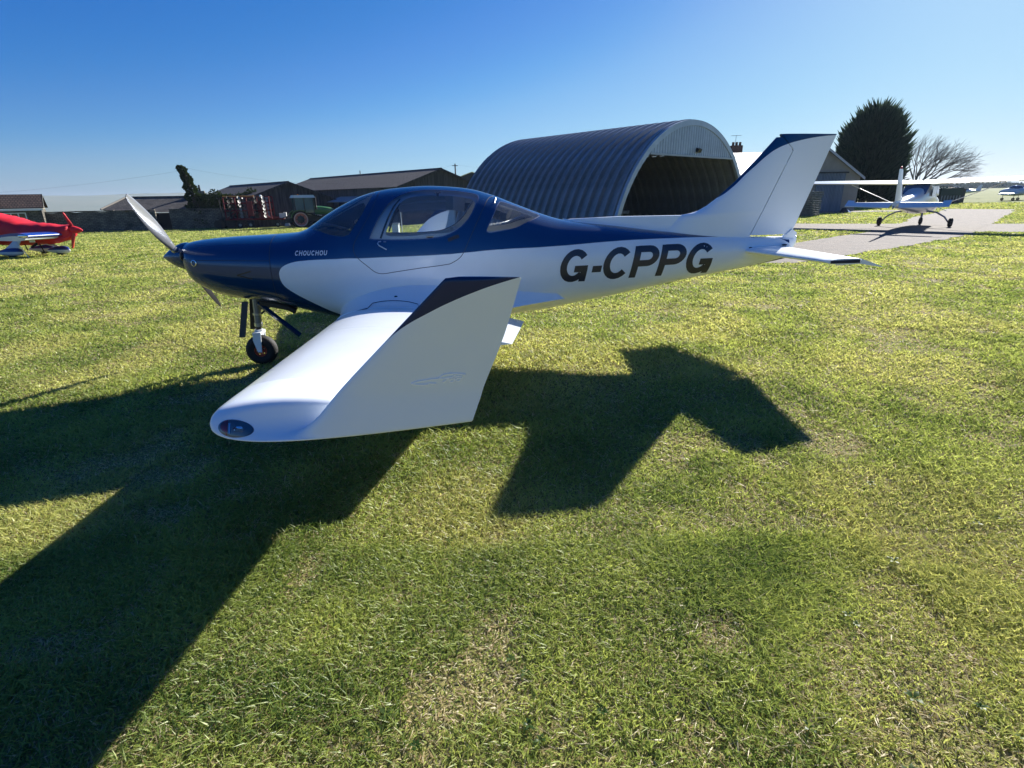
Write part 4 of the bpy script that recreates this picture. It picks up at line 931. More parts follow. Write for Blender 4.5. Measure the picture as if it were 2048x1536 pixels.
# cockpit inside
b = MB(); b.add([(1.02, -.46, 1.30), (1.02, .46, 1.30), (1.27, .44, 1.37), (1.27, -.44, 1.37), (1.30, -.44, 1.36), (1.30, .44, 1.36), (1.33, -.42, 1.0), (1.33, .42, 1.0), (.80, -.40, 1.33), (.80, .40, 1.33)], [(8, 9, 1, 0), (0, 1, 2, 3), (3, 2, 5, 4), (4, 5, 7, 6)]); b.build('instrument_panel', mat('coaming_grey', (.11, .12, .14), rough=.8), PL)
b = MB(); b.box((1.75, 0, .80), (1.5, .9, .05)); b.build('cabin_floor', M_blackp, PL)
for y in (-.25, .25):
    b = MB(); b.box((1.85, y, 1.00), (.48, .44, .13)); b.box((2.16, y, 1.16), (.12, .43, .42), rot=Matrix.Rotation(.32, 3, 'Y')); b.build('seat', M_seat, PL)
MB().box((2.75, 0, 1.05), (.12, .8, .36), rot=Matrix.Rotation(.4, 3, 'Y')).build('rear_seat', M_seat, PL)
b = MB(); b.tube([(1.20, -.30, 1.40), (1.21, -.30, 1.475), (1.24, -.27, 1.49), (1.28, -.24, 1.47), (1.31, -.24, 1.42)], .013, 8); b.build('headset_band', M_chrome, PL)
b = MB(); b.ell((1.21, -.31, 1.41), (.05, .03, .05), 12, 8); b.ell((1.23, -.20, 1.40), (.045, .03, .05), 12, 8); b.build('headset_cup', M_blackp, PL)
for y in (-.27, .27): MB().tube([(1.30, y, 1.10), (1.48, y, 1.15)], .015, 8).build('control_stick', M_blackp, PL)

# ------------------------------------------------------------------ tail
FIN_LE = [(4.30, 1.10), (4.52, 1.30), (4.62, 1.42), (4.70, 1.459), (4.80, 1.474), (4.892, 1.500), (4.985, 1.549), (5.085, 1.620), (5.291, 1.797), (5.52, 2.035), (5.735, 2.266), (5.75, 2.276)]
def fle(z): P = np.array(FIN_LE); return float(np.interp(z, P[:, 1], P[:, 0]))
fte = lambda z: 6.052+(z-1.205)*.345
def fhinge(z): 
    h_ = 5.515+(z-1.21)*.432
    return h_ if z < 2.11 else max(fle(z)+.004, h_-(z-2.11)*(5.905-5.74)/(.165)-(z-2.11)*.43)
FIN_P = [(4.95, 1.585), (5.10, 1.632), (5.25, 1.735), (5.40, 1.875), (5.502, 1.965), (5.60, 2.05), (5.70, 2.118), (5.82, 2.168), (6.0, 2.212), (6.2, 2.243), (6.43, 2.262), (6.5, 2.268)]
M_fin = curve_paint('fin_paint', WHITE, BLUE, FIN_P, 4.95, 6.5, 1.4, 2.4)
def finsec(z, xa, xb, c_le, c_te):
    c = c_te-c_le; t_ = .115 if c < 1.2 else .14/c; up = []; lo = []; t_ = min(.115, .155/max(c, .2))
    for i in range(17):
        q = i/16; x = xa+(xb-xa)*q; r = (x-c_le)/c; h_ = naca(r, t_, 0.)[0]*c+.0015; up.append(Vector((x, -h_, z))); lo.append(Vector((x, h_, z)))
    return up[::-1]+lo
ZF = [1.12, 1.2, 1.30, 1.38, 1.43, 1.459, 1.474, 1.50, 1.55, 1.62, 1.7, 1.797, 1.9, 2.035, 2.1, 2.13, 2.16, 2.2, 2.24, 2.266, 2.272]
loft('tail_fin', [finsec(z, fle(z), max(fhinge(z)-.006, fle(z)+.003), fle(z), fte(z)) for z in ZF if z < 2.262], M_fin, PL, 50)
rud = loft('rudder', [finsec(z, fhinge(z)+.006, fte(z), fle(z), fte(z)) for z in [1.222, 1.3, 1.4, 1.5, 1.6, 1.7, 1.8, 1.9, 2.0, 2.08, 2.112, 2.13, 2.16, 2.2, 2.24, 2.262, 2.272]], M_fin, PL, 50)
MB().ell((5.837, -.032, 1.975), (.035, .010, .018), 10, 6, rot=Matrix.Rotation(-1.1, 3, 'Y')).build('rudder_hinge', M_white, rud)
MB().ell((5.513, -.03, 1.235), (.022, .03, .045), 10, 6).build('hinge_fairing', M_white, PL)
# long low strake in front of the fin
R_ = []
for s_ in np.linspace(3.36, 4.95, 24):
    zt_ = float(prm(s_)[1]); top = max(1.44+.02*min(1, (s_-3.36)/.6)-.004*(s_-3.9), zt_-.01) if s_ > 3.42 else zt_-.01
    w_ = .012+.012*min(1, (s_-3.36)/.8); fw = .05
    R_.append([Vector((s_, -fw, zt_-.03)), Vector((s_, -w_*1.3, zt_+.012)), Vector((s_, -w_, (zt_+top)/2)), Vector((s_, -w_*.7, top-.004)), Vector((s_, 0, top)), Vector((s_, w_*.7, top-.004)), Vector((s_, w_, (zt_+top)/2)), Vector((s_, w_*1.3, zt_+.012)), Vector((s_, fw, zt_-.03))])
loft('dorsal_strake', R_, M_white, PL, 60)
# tail cone under the rudder
loft('tail_cone', [[Vector((s_, r_*math.cos(q), z_+h_*math.sin(q))) for q in np.linspace(0, 2*math.pi, 16, endpoint=False)] for s_, r_, h_, z_ in ((5.75, .075, .13, 1.07), (5.88, .065, .115, 1.085), (6.0, .05, .10, 1.10), (6.08, .035, .085, 1.12), (6.13, .012, .05, 1.15))], M_white, PL, 60)
plate('rudder_foot', [(5.93, .0, 1.17), (6.10, .0, 1.16), (6.115, .0, 1.235), (6.05, .0, 1.275)], .05, M_white)
for sg in (1, -1):
    SL = lambda b: Vector((5.415+.15*b, b, 1.06)); SH = 5.925
    def stabsec(b, xa, xb):
        le = SL(b).x; te = 6.365-.145*b; c = te-le; up = []; lo = []
        for i in range(17):
            q = 1-math.cos(HP*i/16) if xa <= le else i/16
            x = xa+(xb-xa)*q; h_ = naca((x-le)/c, .092, 0.)[0]*c+.0015; up.append(Vector((x, b, 1.06+h_))); lo.append(Vector((x, b, 1.06-h_)))
        return up[::-1]+lo
    bs = [.03, .3, .6, .9, 1.1, 1.2, 1.25, 1.275]
    secs = []
    for b in bs:
        xa = SL(b).x + (.0 if b < 1.2 else .03*((b-1.2)/.075)**2); secs.append(stabsec(b, xa, SH-.005))
    stab = loft('tailplane', mir(secs, sg), M_white, PL, 50)
    el_ = []; dr_ = math.radians(14)
    for b in [.02, .3, .6, .9, 1.1, 1.2, 1.275]:
        r_ = stabsec(b, SH+.005, 6.365-.145*b); el_.append([Vector((SH+(p.x-SH)*math.cos(dr_)+(p.z-1.06)*math.sin(dr_), p.y, 1.06-(p.x-SH)*math.sin(dr_)+(p.z-1.06)*math.cos(dr_))) for p in r_])
    loft('elevator', mir(el_, sg), M_white, stab, 50)
    plate('tip_edge', [(5.62, -sg*1.277, 1.072), (5.92, -sg*1.277, 1.076), (5.92, -sg*1.277, 1.044), (5.62, -sg*1.277, 1.046)], .006, M_seam, stab)
    b = MB(); b.ell((5.50, -sg*.118, 1.092), (.028, .016, .010), 10, 6); b.ell((5.93, -sg*.10, 1.11), (.035, .014, .010), 10, 6); b.build('tailplane_gap', M_seam, stab)
plate('tie_down_loop', [(5.43, -.1, 1.035), (5.47, -.1, 1.03), (5.465, -.1, .995), (5.44, -.1, .99)], .008, M_grey)
b = MB(); b.tube([(2.35, 0, 1.75), (2.36, 0, 1.80)], .01, 6)
# ------------------------------------------------------------------ red covered aeroplane on the left
RC = empty('covered_aeroplane', (0, 0, 0), 0, 'small aeroplane under a wrinkled red cover, with blue and white wheel spats', 'aeroplane')
M_red = mat('red_cover_cloth', (.62, .012, .025), rough=.62, var=.12, vscale=6)
M_strap = mat('black_strap', (.012, .012, .013), rough=.8)
M_blue2 = mat('royal_blue_paint', (.012, .045, .26), rough=.3, coat=.7)
M_silver = mat('silver_white_paint', (.62, .64, .66), rough=.3, coat=.5)
YA = 18.65
TAB = [(-14.78, .97, .60, .22), (-14.95, .985, .50, .34), (-15.5, 1.03, .385, .44), (-16.1, 1.085, .36, .52), (-16.6, 1.28, .36, .56), (-17.1, 1.40, .36, .57), (-17.7, 1.44, .38, .56), (-18.4, 1.32, .42, .48), (-19.3, 1.08, .52, .34), (-20.2, .98, .60, .2)]
T_ = np.array(TAB); rings = []
for x in np.linspace(-14.78, -20.2, 90):
    zt, zb, w = [float(np.interp(-x, -T_[:, 0], T_[:, k])) for k in (1, 2, 3)]; ring = []
    for k in range(36):
        q = 2*math.pi*k/36; c_, s_ = math.cos(q), math.sin(q); r = (abs(c_)**2.4+abs(s_)**2.4)**(-1/2.4)
        fold = .034*(mnoise.noise(Vector((x*3.2+c_*1.0, q*.9, x*.8-s_*2))))+.024*mnoise.noise(Vector((x*9-s_*4, q*1.5, 5)))*(1 if -17.4 < x < -15.2 else .4)
        zc_ = (zt+zb)/2; ring.append(Vector((x, YA+(w+fold)*r*c_, zc_+((zt-zb)/2+fold)*r*s_)))
    rings.append(ring)
MB().rings(rings, 0, True, True).build('cover', M_red, RC, sharp=70)
b = MB(); b.lathe([(0, .13), (.12, .12), (.26, .075), (.34, .02), (.345, 0)], (-14.76, YA, .83), (1, 0, -.08), 18); b.build('spinner_cover', M_red, RC)
def flat_blade(p0, p1, w0, w1, m, parent, name):
    p0, p1 = Vector(p0), Vector(p1); d_ = (p1-p0).normalized(); sd_ = d_.cross(Vector((0, 1, 0))).normalized(); th_ = Vector((0, .03, 0)); R_ = []
    for q, w in ((0, w0*.6), (.2, w0), (.6, w1*1.3), (.92, w1), (1, w1*.4)):
        c = p0+(p1-p0)*q; R_.append([c+sd_*w*math.cos(a)+th_*math.sin(a) for a in np.linspace(0, 2*math.pi, 10, endpoint=False)])
    return MB().rings(R_, 0, True, True).build(name, m, parent)
flat_blade((-14.72, YA, .90), (-14.83, YA-.1, 1.38), .065, .03, M_red, RC, 'blade_cover')
flat_blade((-14.70, YA-.05, .76), (-14.72, YA-.25, .24), .085, .04, mat('orange_red_cloth', (.75, .07, .03), rough=.6), RC, 'blade_cover')
flat_blade((-14.74, YA-.06, .76), (-15.06, YA-.45, .52), .10, .06, M_red, RC, 'blade_cover')
for p0, p1 in (((-16.45, 18.08, .42), (-16.30, 18.05, .16)), ((-16.02, 18.1, .42), (-15.95, 18.06, .22)), ((-15.62, 18.2, .42), (-15.48, 18.15, .10))): MB().tube([p0, p1], .017, 6).build('strap', M_strap, RC)
MB().box((-15.75, 18.13, .37), (.26, .03, .07), rot=Matrix.Rotation(-.5, 3, 'Y')).build('strap_buckle', M_strap, RC)
MB().box((-15.76, 18.115, .52), (.17, .03, .09)).build('white_patch', M_white, RC)
# near wing with blue top and clear tip lens
R_ = [foil((-14.93+.02*(y-17), y, .70+.02*(18.4-y)), (-16.15, y, .66+.02*(18.4-y)), (0, 0, 1), .15) for y in (18.4, 17.8, 17.3, 17.04)]
MB().rings(R_, 0, True, True).build('wing', M_blue2, RC, sharp=50)
R_ = [foil((-15.0, y, .655+.02*(18.4-y)), (-16.15, y, .645+.02*(18.4-y)), (0, 0, 1), .13) for y in (18.3, 17.02)]
MB().rings([[p-Vector((0, 0, .035)) for p in r] for r in R_], 0, True, True).build('wing_underside', M_silver, RC, sharp=50)
MB().ell((-15.06, 17.03, .74), (.17, .05, .055), 14, 8).build('tip_lens', M_chrome, RC)
R_ = [foil((-16.0, y, .70), (-17.15, y, .66), (0, 0, 1), .14) for y in (18.9, 19.7)]
MB().rings(R_, 0, True, True).build('wing', M_blue2, RC, sharp=50)
def spat(c, L, name='wheel_spat'):
    x0, y0 = c; R_ = []; R2_ = []
    for q in np.linspace(0, 1, 12):
        x = x0+L*(q-.42); w = .10*math.sin(math.pi*min(1, q**.62))**.7+.004; h_ = .155*math.sin(math.pi*min(1, q**.60))**.65+.006
        R_.append([Vector((-(x-x0)+x0, y0+w*math.cos(a), .055+.10+h_*math.sin(a)*(1 if math.sin(a) > 0 else .62))) for a in np.linspace(0, 2*math.pi, 18, endpoint=False)])
    s_ = MB().rings(R_, 0, True, True).build(name, SPAT, RC, sharp=60); return s_
SPAT = mat('spat_white', (.62, .64, .66), rough=.3, coat=.5); ntS = SPAT.node_tree; pS = ntS.nodes['Principled BSDF']
tcS = ntS.nodes.new('ShaderNodeTexCoord'); spS = ntS.nodes.new('ShaderNodeSeparateXYZ'); gtS = ntS.nodes.new('ShaderNodeMath'); gtS.operation = 'GREATER_THAN'; gtS.inputs[1].default_value = .185
mxS = ntS.nodes.new('ShaderNodeMix'); mxS.data_type = 'RGBA'; mxS.inputs['A'].default_value = (.62, .64, .66, 1); mxS.inputs['B'].default_value = (.012, .03, .17, 1)
ntS.links.new(tcS.outputs['Object'], spS.inputs[0]); ntS.links.new(spS.outputs[2], gtS.inputs[0]); ntS.links.new(gtS.outputs[0], mxS.inputs['Factor']); ntS.links.new(mxS.outputs['Result'], pS.inputs['Base Color'])
for c, L in (((-15.32, 18.6), .82), ((-16.45, 18.0), .98), ((-16.45, 19.3), .98)):
    spat(c, L); t = MB(); t.lathe([(-.05, .02), (-.05, .14), (.05, .14), (.05, .02)], (c[0], c[1], .14), (0, 1, 0), 18); t.build('tyre', M_black, RC)
MB().tube([(-15.75, YA, .40), (-15.32, YA-.05, .27), (-15.12, YA-.05, .22)], [.05, .035, .03], 10).build('nose_leg', M_silver, RC)
MB().rings([[Vector((x+sx*math.cos(a), 18.02+(.02)+.03*math.sin(a)+y_, z)) for a in np.linspace(0, 2*math.pi, 12, endpoint=False)] for x, sx, y_, z in ((-16.2, .12, .12, .62), (-16.35, .16, .05, .42), (-16.45, .26, 0, .26))], 0, True, True).build('main_leg', M_silver, RC)
MB().tube([(-16.15, 17.9, .56), (-15.85, 17.8, .22), (-15.7, 17.75, .0)], .012, 6).build('tie_rope', M_alu, RC)
plate('fin', [(-19.3, YA, .95), (-20.5, YA, .95), (-20.7, YA, 1.9), (-20.2, YA, 1.9)], .05, M_silver, RC)

# ------------------------------------------------------------------ high wing aeroplane on the gravel
CS = empty('high_wing_aeroplane', (18.75, 25.5, .02), math.pi/2-math.radians(46), 'white high wing aeroplane seen from behind, parked on the gravel taxiway', 'aeroplane')
M_cw = mat('aged_white_paint', (.74, .75, .76), rough=.28, coat=.6)
CS.scale = (1, 1.04, .94)
SEC = [(2.35, .30, .30, 1.0), (2.2, .42, .38, 1.0), (1.2, .50, .44, 1.03), (.75, .52, .5, 1.10), (.45, .53, .66, 1.26), (-.2, .53, .68, 1.28), (-1.0, .48, .58, 1.22), (-1.6, .36, .40, 1.12), (-3.2, .19, .22, 1.10), (-4.55, .07, .12, 1.12)]
R_ = []
for x, w, h_, zc_ in SEC:
    ring = []
    for k in range(24):
        q = 2*math.pi*k/24; c_, s_ = math.cos(q), math.sin(q); r = (abs(c_)**3+abs(s_)**3)**(-1/3); ring.append(Vector((x, w*r*c_, zc_+h_*r*s_)))
    R_.append(ring)
cf = MB().rings(R_, 0, True, True).build('fuselage', M_cw, CS, sharp=50)
b = MB(); b.add([(-1.02, -.36, 1.52), (-1.02, .36, 1.52), (-.72, .38, 1.90), (-.72, -.38, 1.90)], [(0, 1, 2, 3)]); 
M_cglass = mat('cabin_glass', (.05, .09, .17), rough=.06, spec=.9)
def slab(P, t, d_=(1, 0, 0)):
    d_ = Vector(d_)*t; P = [Vector(p) for p in P]; N = len(P)
    return MB().add([p for p in P]+[p+d_ for p in P], [tuple(range(N)), tuple(reversed(range(N, 2*N)))]+[(i, (i+1) % N, N+(i+1) % N, N+i) for i in range(N)])
slab([(-1.30, -.40, 1.50), (-1.30, .40, 1.50), (-.86, .44, 1.92), (-.86, -.44, 1.92)], -.03).build('rear_window', M_cglass, CS)
for sg in (-1, 1):
    slab([(-.75, sg*.545, 1.42), (.1, sg*.545, 1.42), (.1, sg*.535, 1.84), (-.70, sg*.52, 1.84)], sg*.012, (0, 1, 0)).build('side_window', M_cglass, CS)
    slab([(.15, sg*.545, 1.42), (.80, sg*.545, 1.42), (.50, sg*.535, 1.84), (.15, sg*.535, 1.84)], sg*.012, (0, 1, 0)).build('side_window', M_cglass, CS)
    slab([(-1.7, sg*.375, 1.10), (1.9, sg*.50, 1.02), (1.9, sg*.505, 1.07), (-1.7, sg*.38, 1.14)], sg*.012, (0, 1, 0)).build('side_stripe', mat('maroon_stripe', (.18, .04, .04)) if sg < 0 else bpy.data.materials['maroon_stripe'], CS)
# wing halves (one each side), straight inboard, tapered outboard
for sg in (-1, 1):
    R_ = []
    for y, le, te, z in ((.0, .62, -1.02, 2.0), (2.6, .62, -1.02, 2.06), (5.2, .50, -.66, 2.13), (5.3, .42, -.60, 2.135), (5.36, .2, -.4, 2.14)):
        R_.append(foil((le, sg*y, z), (te, sg*y, z-.03), (0, 0, 1), .125 if y < 5.25 else .1, m=.02))
    wg = MB().rings(R_, 0, True, True).build('wing', M_cw, CS, sharp=50)
    MB().add([(-.70, sg*.6, 2.065), (-.70, sg*2.7, 2.125), (-.72, sg*2.7, 2.122), (-.72, sg*.6, 2.062)], [(0, 1, 2, 3)]).build('flap_gap', M_seam, wg)
    R_ = [[Vector((x_+.055*math.cos(a), sg*y, z+.018*math.sin(a))) for a in np.linspace(0, 2*math.pi, 10, endpoint=False)] for x_, y, z in ((.25, .50, .82), (.15, 2.75, 1.98))]
    MB().rings(R_, 0, True, True).build('wing_strut', M_cw, CS, sharp=60)
    MB().tube([(-.05, sg*.30, .74), (-.05, sg*.75, .66), (-.05, sg*1.05, .46), (-.05, sg*1.22, .22)], [.045, .038, .034, .03], 8).build('gear_leg', M_grey, CS)
    t = MB(); t.lathe([(-.075, .05), (-.075, .16), (-.04, .215), (.04, .215), (.075, .16), (.075, .05)], (-.05, sg*1.30, .21), (0, 1, 0), 20); t.build('main_tyre', M_black, CS)
    R_ = [foil((-3.75-.05*y, sg*y, 1.19), (-4.62+.10*y*.5, sg*y, 1.19), (0, 0, 1), .08, m=0) for y in (.05, .9, 1.66, 1.70)]
    R_ = [foil((-3.72-.16*y, sg*y, 1.19), (-4.26, sg*y, 1.19), (0, 0, 1), .09, m=0) for y in (.05, .9, 1.42)]
    tp = MB().rings(R_, 0, True, True).build('tailplane', M_cw, CS, sharp=50)
    dn = -.52; b = MB(); P = [(-4.27, .10), (-4.27, 1.44), (-4.12, 1.46), (-4.08, 1.70), (-4.56, 1.70), (-4.66, .16)]
    tr = lambda x, z=0: (-4.27+(x+4.27)*math.cos(dn)+0, 1.19-(x+4.27)*math.sin(dn))
    V_ = []
    for off in (.014, -.014):
        for x, y in P: xx_, zz_ = tr(x); V_.append((xx_, sg*y, zz_+off))
    n_ = len(P); b.add(V_, [tuple(range(n_)), tuple(reversed(range(n_, 2*n_)))]+[(i, (i+1) % n_, n_+(i+1) % n_, n_+i) for i in range(n_)]); b.build('elevator', mat('elevator_paint', (.62, .66, .72), rough=.3, coat=.5) if sg < 0 else bpy.data.materials['elevator_paint'], CS)
R_ = []
for z, le, te in ((1.15, -3.1, -4.55), (1.4, -3.55, -4.62), (2.0, -4.0, -4.78), (2.50, -4.32, -4.90), (2.54, -4.42, -4.88)):
    R_.append(foil((le, 0, z), (te, 0, z), (0, 1, 0), .10, m=0))
MB().rings(R_, 0, True, True).build('tail_fin', M_cw, CS, sharp=50)
MB().ell((-4.62, 0, 2.58), (.06, .035, .07), 10, 6).build('beacon', M_redlens, CS)
t = MB(); t.lathe([(-.06, .04), (-.06, .14), (-.03, .18), (.03, .18), (.06, .14), (.06, .04)], (1.52, 0, .18), (0, 1, 0), 20); t.build('nose_tyre', M_black, CS)
MB().tube([(1.55, 0, .75), (1.52, 0, .30)], .045, 8).build('nose_leg', M_grey, CS)
b = MB(); b.lathe([(0, .14), (.18, .10), (.28, .0)], (2.35, 0, 1.05), (1, 0, 0), 14); b.build('spinner', M_cw, CS)
for a in (.5, .5+math.pi): flat_blade((2.42, 0, 1.05), (2.42, .85*math.cos(a), 1.05+.85*math.sin(a)), .05, .04, M_prop, CS, 'propeller_blade')
MB().tube([(-.55, .05, 2.05), (-.62, .05, 2.42), (-.75, .05, 2.75)], .010, 5).build('whip_aerial', M_blackp, CS)
MB().tube([(-.35, .62, 2.08), (-.5, .62, 2.5)], .008, 5).build('whip_aerial', M_blackp, CS)
plate('roof_blade_aerial', [(-.65, -.1, 2.05), (-.45, -.1, 2.05), (-.55, -.1, 2.2), (-.68, -.1, 2.2)], .02, M_blackp, CS)
MB().tube([(-4.6, 0, 1.06), (-4.66, 0, .96)], .03, 6).build('tail_tie_ring', M_grey, CS)
MB().tube([(-1.6, .02, .72), (-2.0, .02, .50)], .012, 5).build('belly_aerial', M_blackp, CS)

# far parked aeroplanes on the right
def small_plane(loc, rz, sc, label):
    o = empty('parked_aeroplane', loc, rz, label, 'aeroplane', 'aeroplanes parked far off on the right'); o.scale = (sc, sc, sc)
    R_ = [[Vector((x, w*math.cos(q), z_+h_*math.sin(q))) for q in np.linspace(0, 2*math.pi, 12, endpoint=False)] for x, w, h_, z_ in ((1.6, .25, .25, .95), (1.2, .42, .4, .98), (.2, .5, .55, 1.08), (-.8, .42, .42, 1.05), (-3.4, .08, .12, 1.1))]
    MB().rings(R_).build('fuselage', M_cw, o, sharp=60)
    MB().box((.2, 0, .82), (1.2, 8.2, .11), taper=.96).build('wing', M_cw, o)
    MB().box((-3.2, 0, 1.12), (.6, 2.6, .06)).build('tailplane', M_cw, o)
    plate('tail_fin', [(-2.7, 0, 1.1), (-3.5, 0, 1.1), (-3.6, 0, 2.0), (-3.3, 0, 2.0)], .06, M_cw, o)
    MB().ell((.1, 0, 1.5), (.7, .4, .3), 12, 8).build('canopy', M_cglass, o)
    for x, y in ((1.2, 0), (-.1, 1.1), (-.1, -1.1)):
        t = MB(); t.lathe([(-.06, .04), (-.06, .17), (.06, .17), (.06, .04)], (x, y, .17), (0, 1, 0), 12); t.build('tyre', M_black, o)
        MB().tube([(x, y*.8, .8), (x, y, .2)], .03, 6).build('gear_leg', M_grey, o)
    return o
small_plane((63.5, 70, 0), 2.2, 1.0, 'far white low wing aeroplane on the grass below the high wing aeroplane')
small_plane((70, 88, 0), 2.0, 1.0, 'smallest and farthest white aeroplane near the right edge of the field')

# ------------------------------------------------------------------ tractor and cultivator
TR = empty('tracked_tractor', (-23.3, 64.0, gz(-23.3, 64)), math.radians(30), 'green tracked tractor with white cab roof standing in front of the boarded barn', 'tractor')
M_green = mat('green_paint', (.045, .16, .025), rough=.35, coat=.5); M_dkgrey = mat('dark_grey_paint', (.035, .036, .038), rough=.5); M_trred = mat('faded_red_rim', (.50, .14, .10), rough=.5); M_tglass = mat('tinted_cab_glass', (.03, .11, .13), rough=.06, spec=.9, coat=.5)
b = MB(); b.rings([[Vector((x, w*math.cos(q)*(abs(math.cos(q))**4+abs(math.sin(q))**4)**-.25, zc_+h_*math.sin(q)*(abs(math.cos(q))**4+abs(math.sin(q))**4)**-.25)) for q in np.linspace(0, 2*math.pi, 20, endpoint=False)] for x, w, h_, zc_ in ((.7, .55, .52, 1.75), (1.8, .53, .50, 1.72), (2.7, .48, .45, 1.62), (3.05, .38, .36, 1.52))]).build('bonnet', M_green, TR, sharp=50)
MB().box((.4, 0, 1.0), (4.6, .9, .7)).build('chassis', M_dkgrey, TR)
cb = MB()
for x, y in ((-1.25, -.78), (-1.25, .78), (.75, -.74), (.75, .74), (-.25, -.8), (-.25, .8)): cb.box((x, y, 2.35), (.09, .08, 1.75))
cb.box((-.25, 0, 1.45), (2.1, 1.6, .12)); cabf = cb.build('cab_frame', M_dkgrey, TR)
for x in (-1.26, .76): MB().box((x, 0, 2.35), (.03, 1.48, 1.62)).build('cab_window', M_tglass, cabf)
for y in (-.8, .8):
    MB().box((-.76, y, 2.35), (.92, .03, 1.6)).build('cab_window', M_tglass, cabf); MB().box((.25, y, 2.35), (.9, .03, 1.6)).build('cab_window', M_tglass, cabf)
MB().box((-.22, 0, 3.30), (2.5, 1.95, .30), taper=.86).build('cab_roof', mat('cream_roof', (.66, .64, .56), rough=.4), TR)
for y in (-.6, 0, .6): MB().ell((-1.38, y, 3.2), (.05, .1, .07), 8, 6).build('work_lamp', M_chrome, TR)
MB().lathe([(0, .07), (.13, .06), (.15, 0)], (-.6, .5, 3.38), (0, 0, 1), 10).build('beacon', mat('amber_lens', (.8, .3, .03), rough=.2), TR)
MB().tube([(1.0, -.62, 1.9), (1.0, -.62, 3.25)], .13, 12).build('exhaust_stack', M_blackp, TR)
for y in (-1.3, 1.3):
    m_ = MB(); m_.tube([(.7, y*.6, 3.0), (.72, y, 2.95)], .03, 6); m_.box((.72, y, 2.7), (.08, .26, .46)); m_.build('mirror', M_blackp, TR)
for sg in (-1, 1):
    ya, yb = sg*.75, sg*1.35
    def hull(rx):
        A = [(-.9+ (.82+rx)*math.cos(q), .86+(.82+rx)*math.sin(q)) for q in np.linspace(math.radians(70), math.radians(270), 18)]
        return A+[(1.9+(.45+rx)*math.cos(q), .49+(.45+rx)*math.sin(q)) for q in np.linspace(math.radians(-90), math.radians(70), 14)]
    O = hull(.04); I = hull(-.05); n_ = len(O); V_ = []
    for y in (ya, yb): V_ += [(x, y, z) for x, z in O]+[(x, y, z) for x, z in I]
    Fc = []
    for i in range(n_):
        j = (i+1) % n_; Fc += [(i, j, 2*n_+j, 2*n_+i), (n_+i, 3*n_+i, 3*n_+j, n_+j), (i, n_+i, n_+j, j), (2*n_+i, 2*n_+j, 3*n_+j, 3*n_+i)]
    bt = MB().add(V_, Fc).build('track_belt', M_black, TR)
    lg = MB(); per = 46; O2 = hull(.075)
    cum = [0]; 
    for i in range(n_): cum.append(cum[-1]+math.dist(O2[i], O2[(i+1) % n_]))
    for k in range(per):
        d_ = cum[-1]*k/per; i = max(j for j in range(n_) if cum[j] <= d_); t = (d_-cum[i])/max(cum[i+1]-cum[i], 1e-6); a, c = O2[i], O2[(i+1) % n_]; px_, pz_ = a[0]+(c[0]-a[0])*t, a[1]+(c[1]-a[1])*t
        ang = math.atan2(c[1]-a[1], c[0]-a[0]); lg.box((px_, (ya+yb)/2, pz_), (.07, abs(yb-ya), .06), rot=Matrix.Rotation(-ang, 3, 'Y'))
    o = lg.build('track_lugs', M_black, bt); tag(o, kind='stuff')
    yo = sg*1.36
    for nm, x, z, r, m_ in (('drive_wheel', -.9, .86, .78, M_trred), ('idler_wheel', 1.9, .49, .40, M_trred), ('track_roller', .2, .30, .26, M_dkgrey), ('track_roller', .95, .28, .24, M_dkgrey)):
        w_ = MB(); w_.lathe([(-.22, r*.96), (.0, r), (.02, r*.93), (-.06, r*.80), (-.10, r*.5), (.0, r*.35), (.02, .0)], (x, yo-sg*.02, z), (0, sg, 0), 28); wo = w_.build(nm, m_, TR)
        if nm == 'drive_wheel':
            MB().lathe([(-.09, .40), (.0, .36), (.06, .20), (.08, .0)], (x, yo-sg*.02, z), (0, sg, 0), 24).build('hub_cap', M_dkgrey, wo)
            MB().lathe([(-.05, .78), (.01, .74), (.0, .66)], (x, yo-sg*.01, z), (0, sg, 0), 32).build('rim_edge', mat('pale_rim', (.55, .42, .36), rough=.5) if 'pale_rim' not in bpy.data.materials else bpy.data.materials['pale_rim'], wo)
            for k in range(8): MB().lathe([(-.02, .05), (.04, .05), (.04, 0)], (x+.45*math.cos(k*.785), yo-sg*.09, z+.45*math.sin(k*.785)), (0, sg, 0), 8).build('wheel_bolt', M_dkgrey, wo)
    f_ = MB(); R_ = []
    for q in np.linspace(math.radians(40), math.radians(170), 10): R_.append([Vector((-.9+r_*math.cos(q), y_, .86+r_*math.sin(q))) for r_, y_ in ((.97, ya), (.97, yb), (1.03, yb), (1.03, ya))])
    f_.rings(R_, 0, True, False).build('mudguard', M_green, TR)
    MB().box((.75, sg*.8, 1.30), (1.5, .35, .10), rot=Matrix.Rotation(.12, 3, 'Y')).build('step', M_alu, TR)
hb = MB(); hb.box((-2.0, 0, .75), (.7, .9, .5)); hb.tube([(-1.8, -.45, .6), (-2.9, -.45, .5)], .06, 6); hb.tube([(-1.8, .45, .6), (-2.9, .45, .5)], .06, 6); hb.tube([(-1.8, 0, 1.3), (-2.7, 0, 1.0)], .06, 6); hb.build('rear_linkage', M_dkgrey, TR)

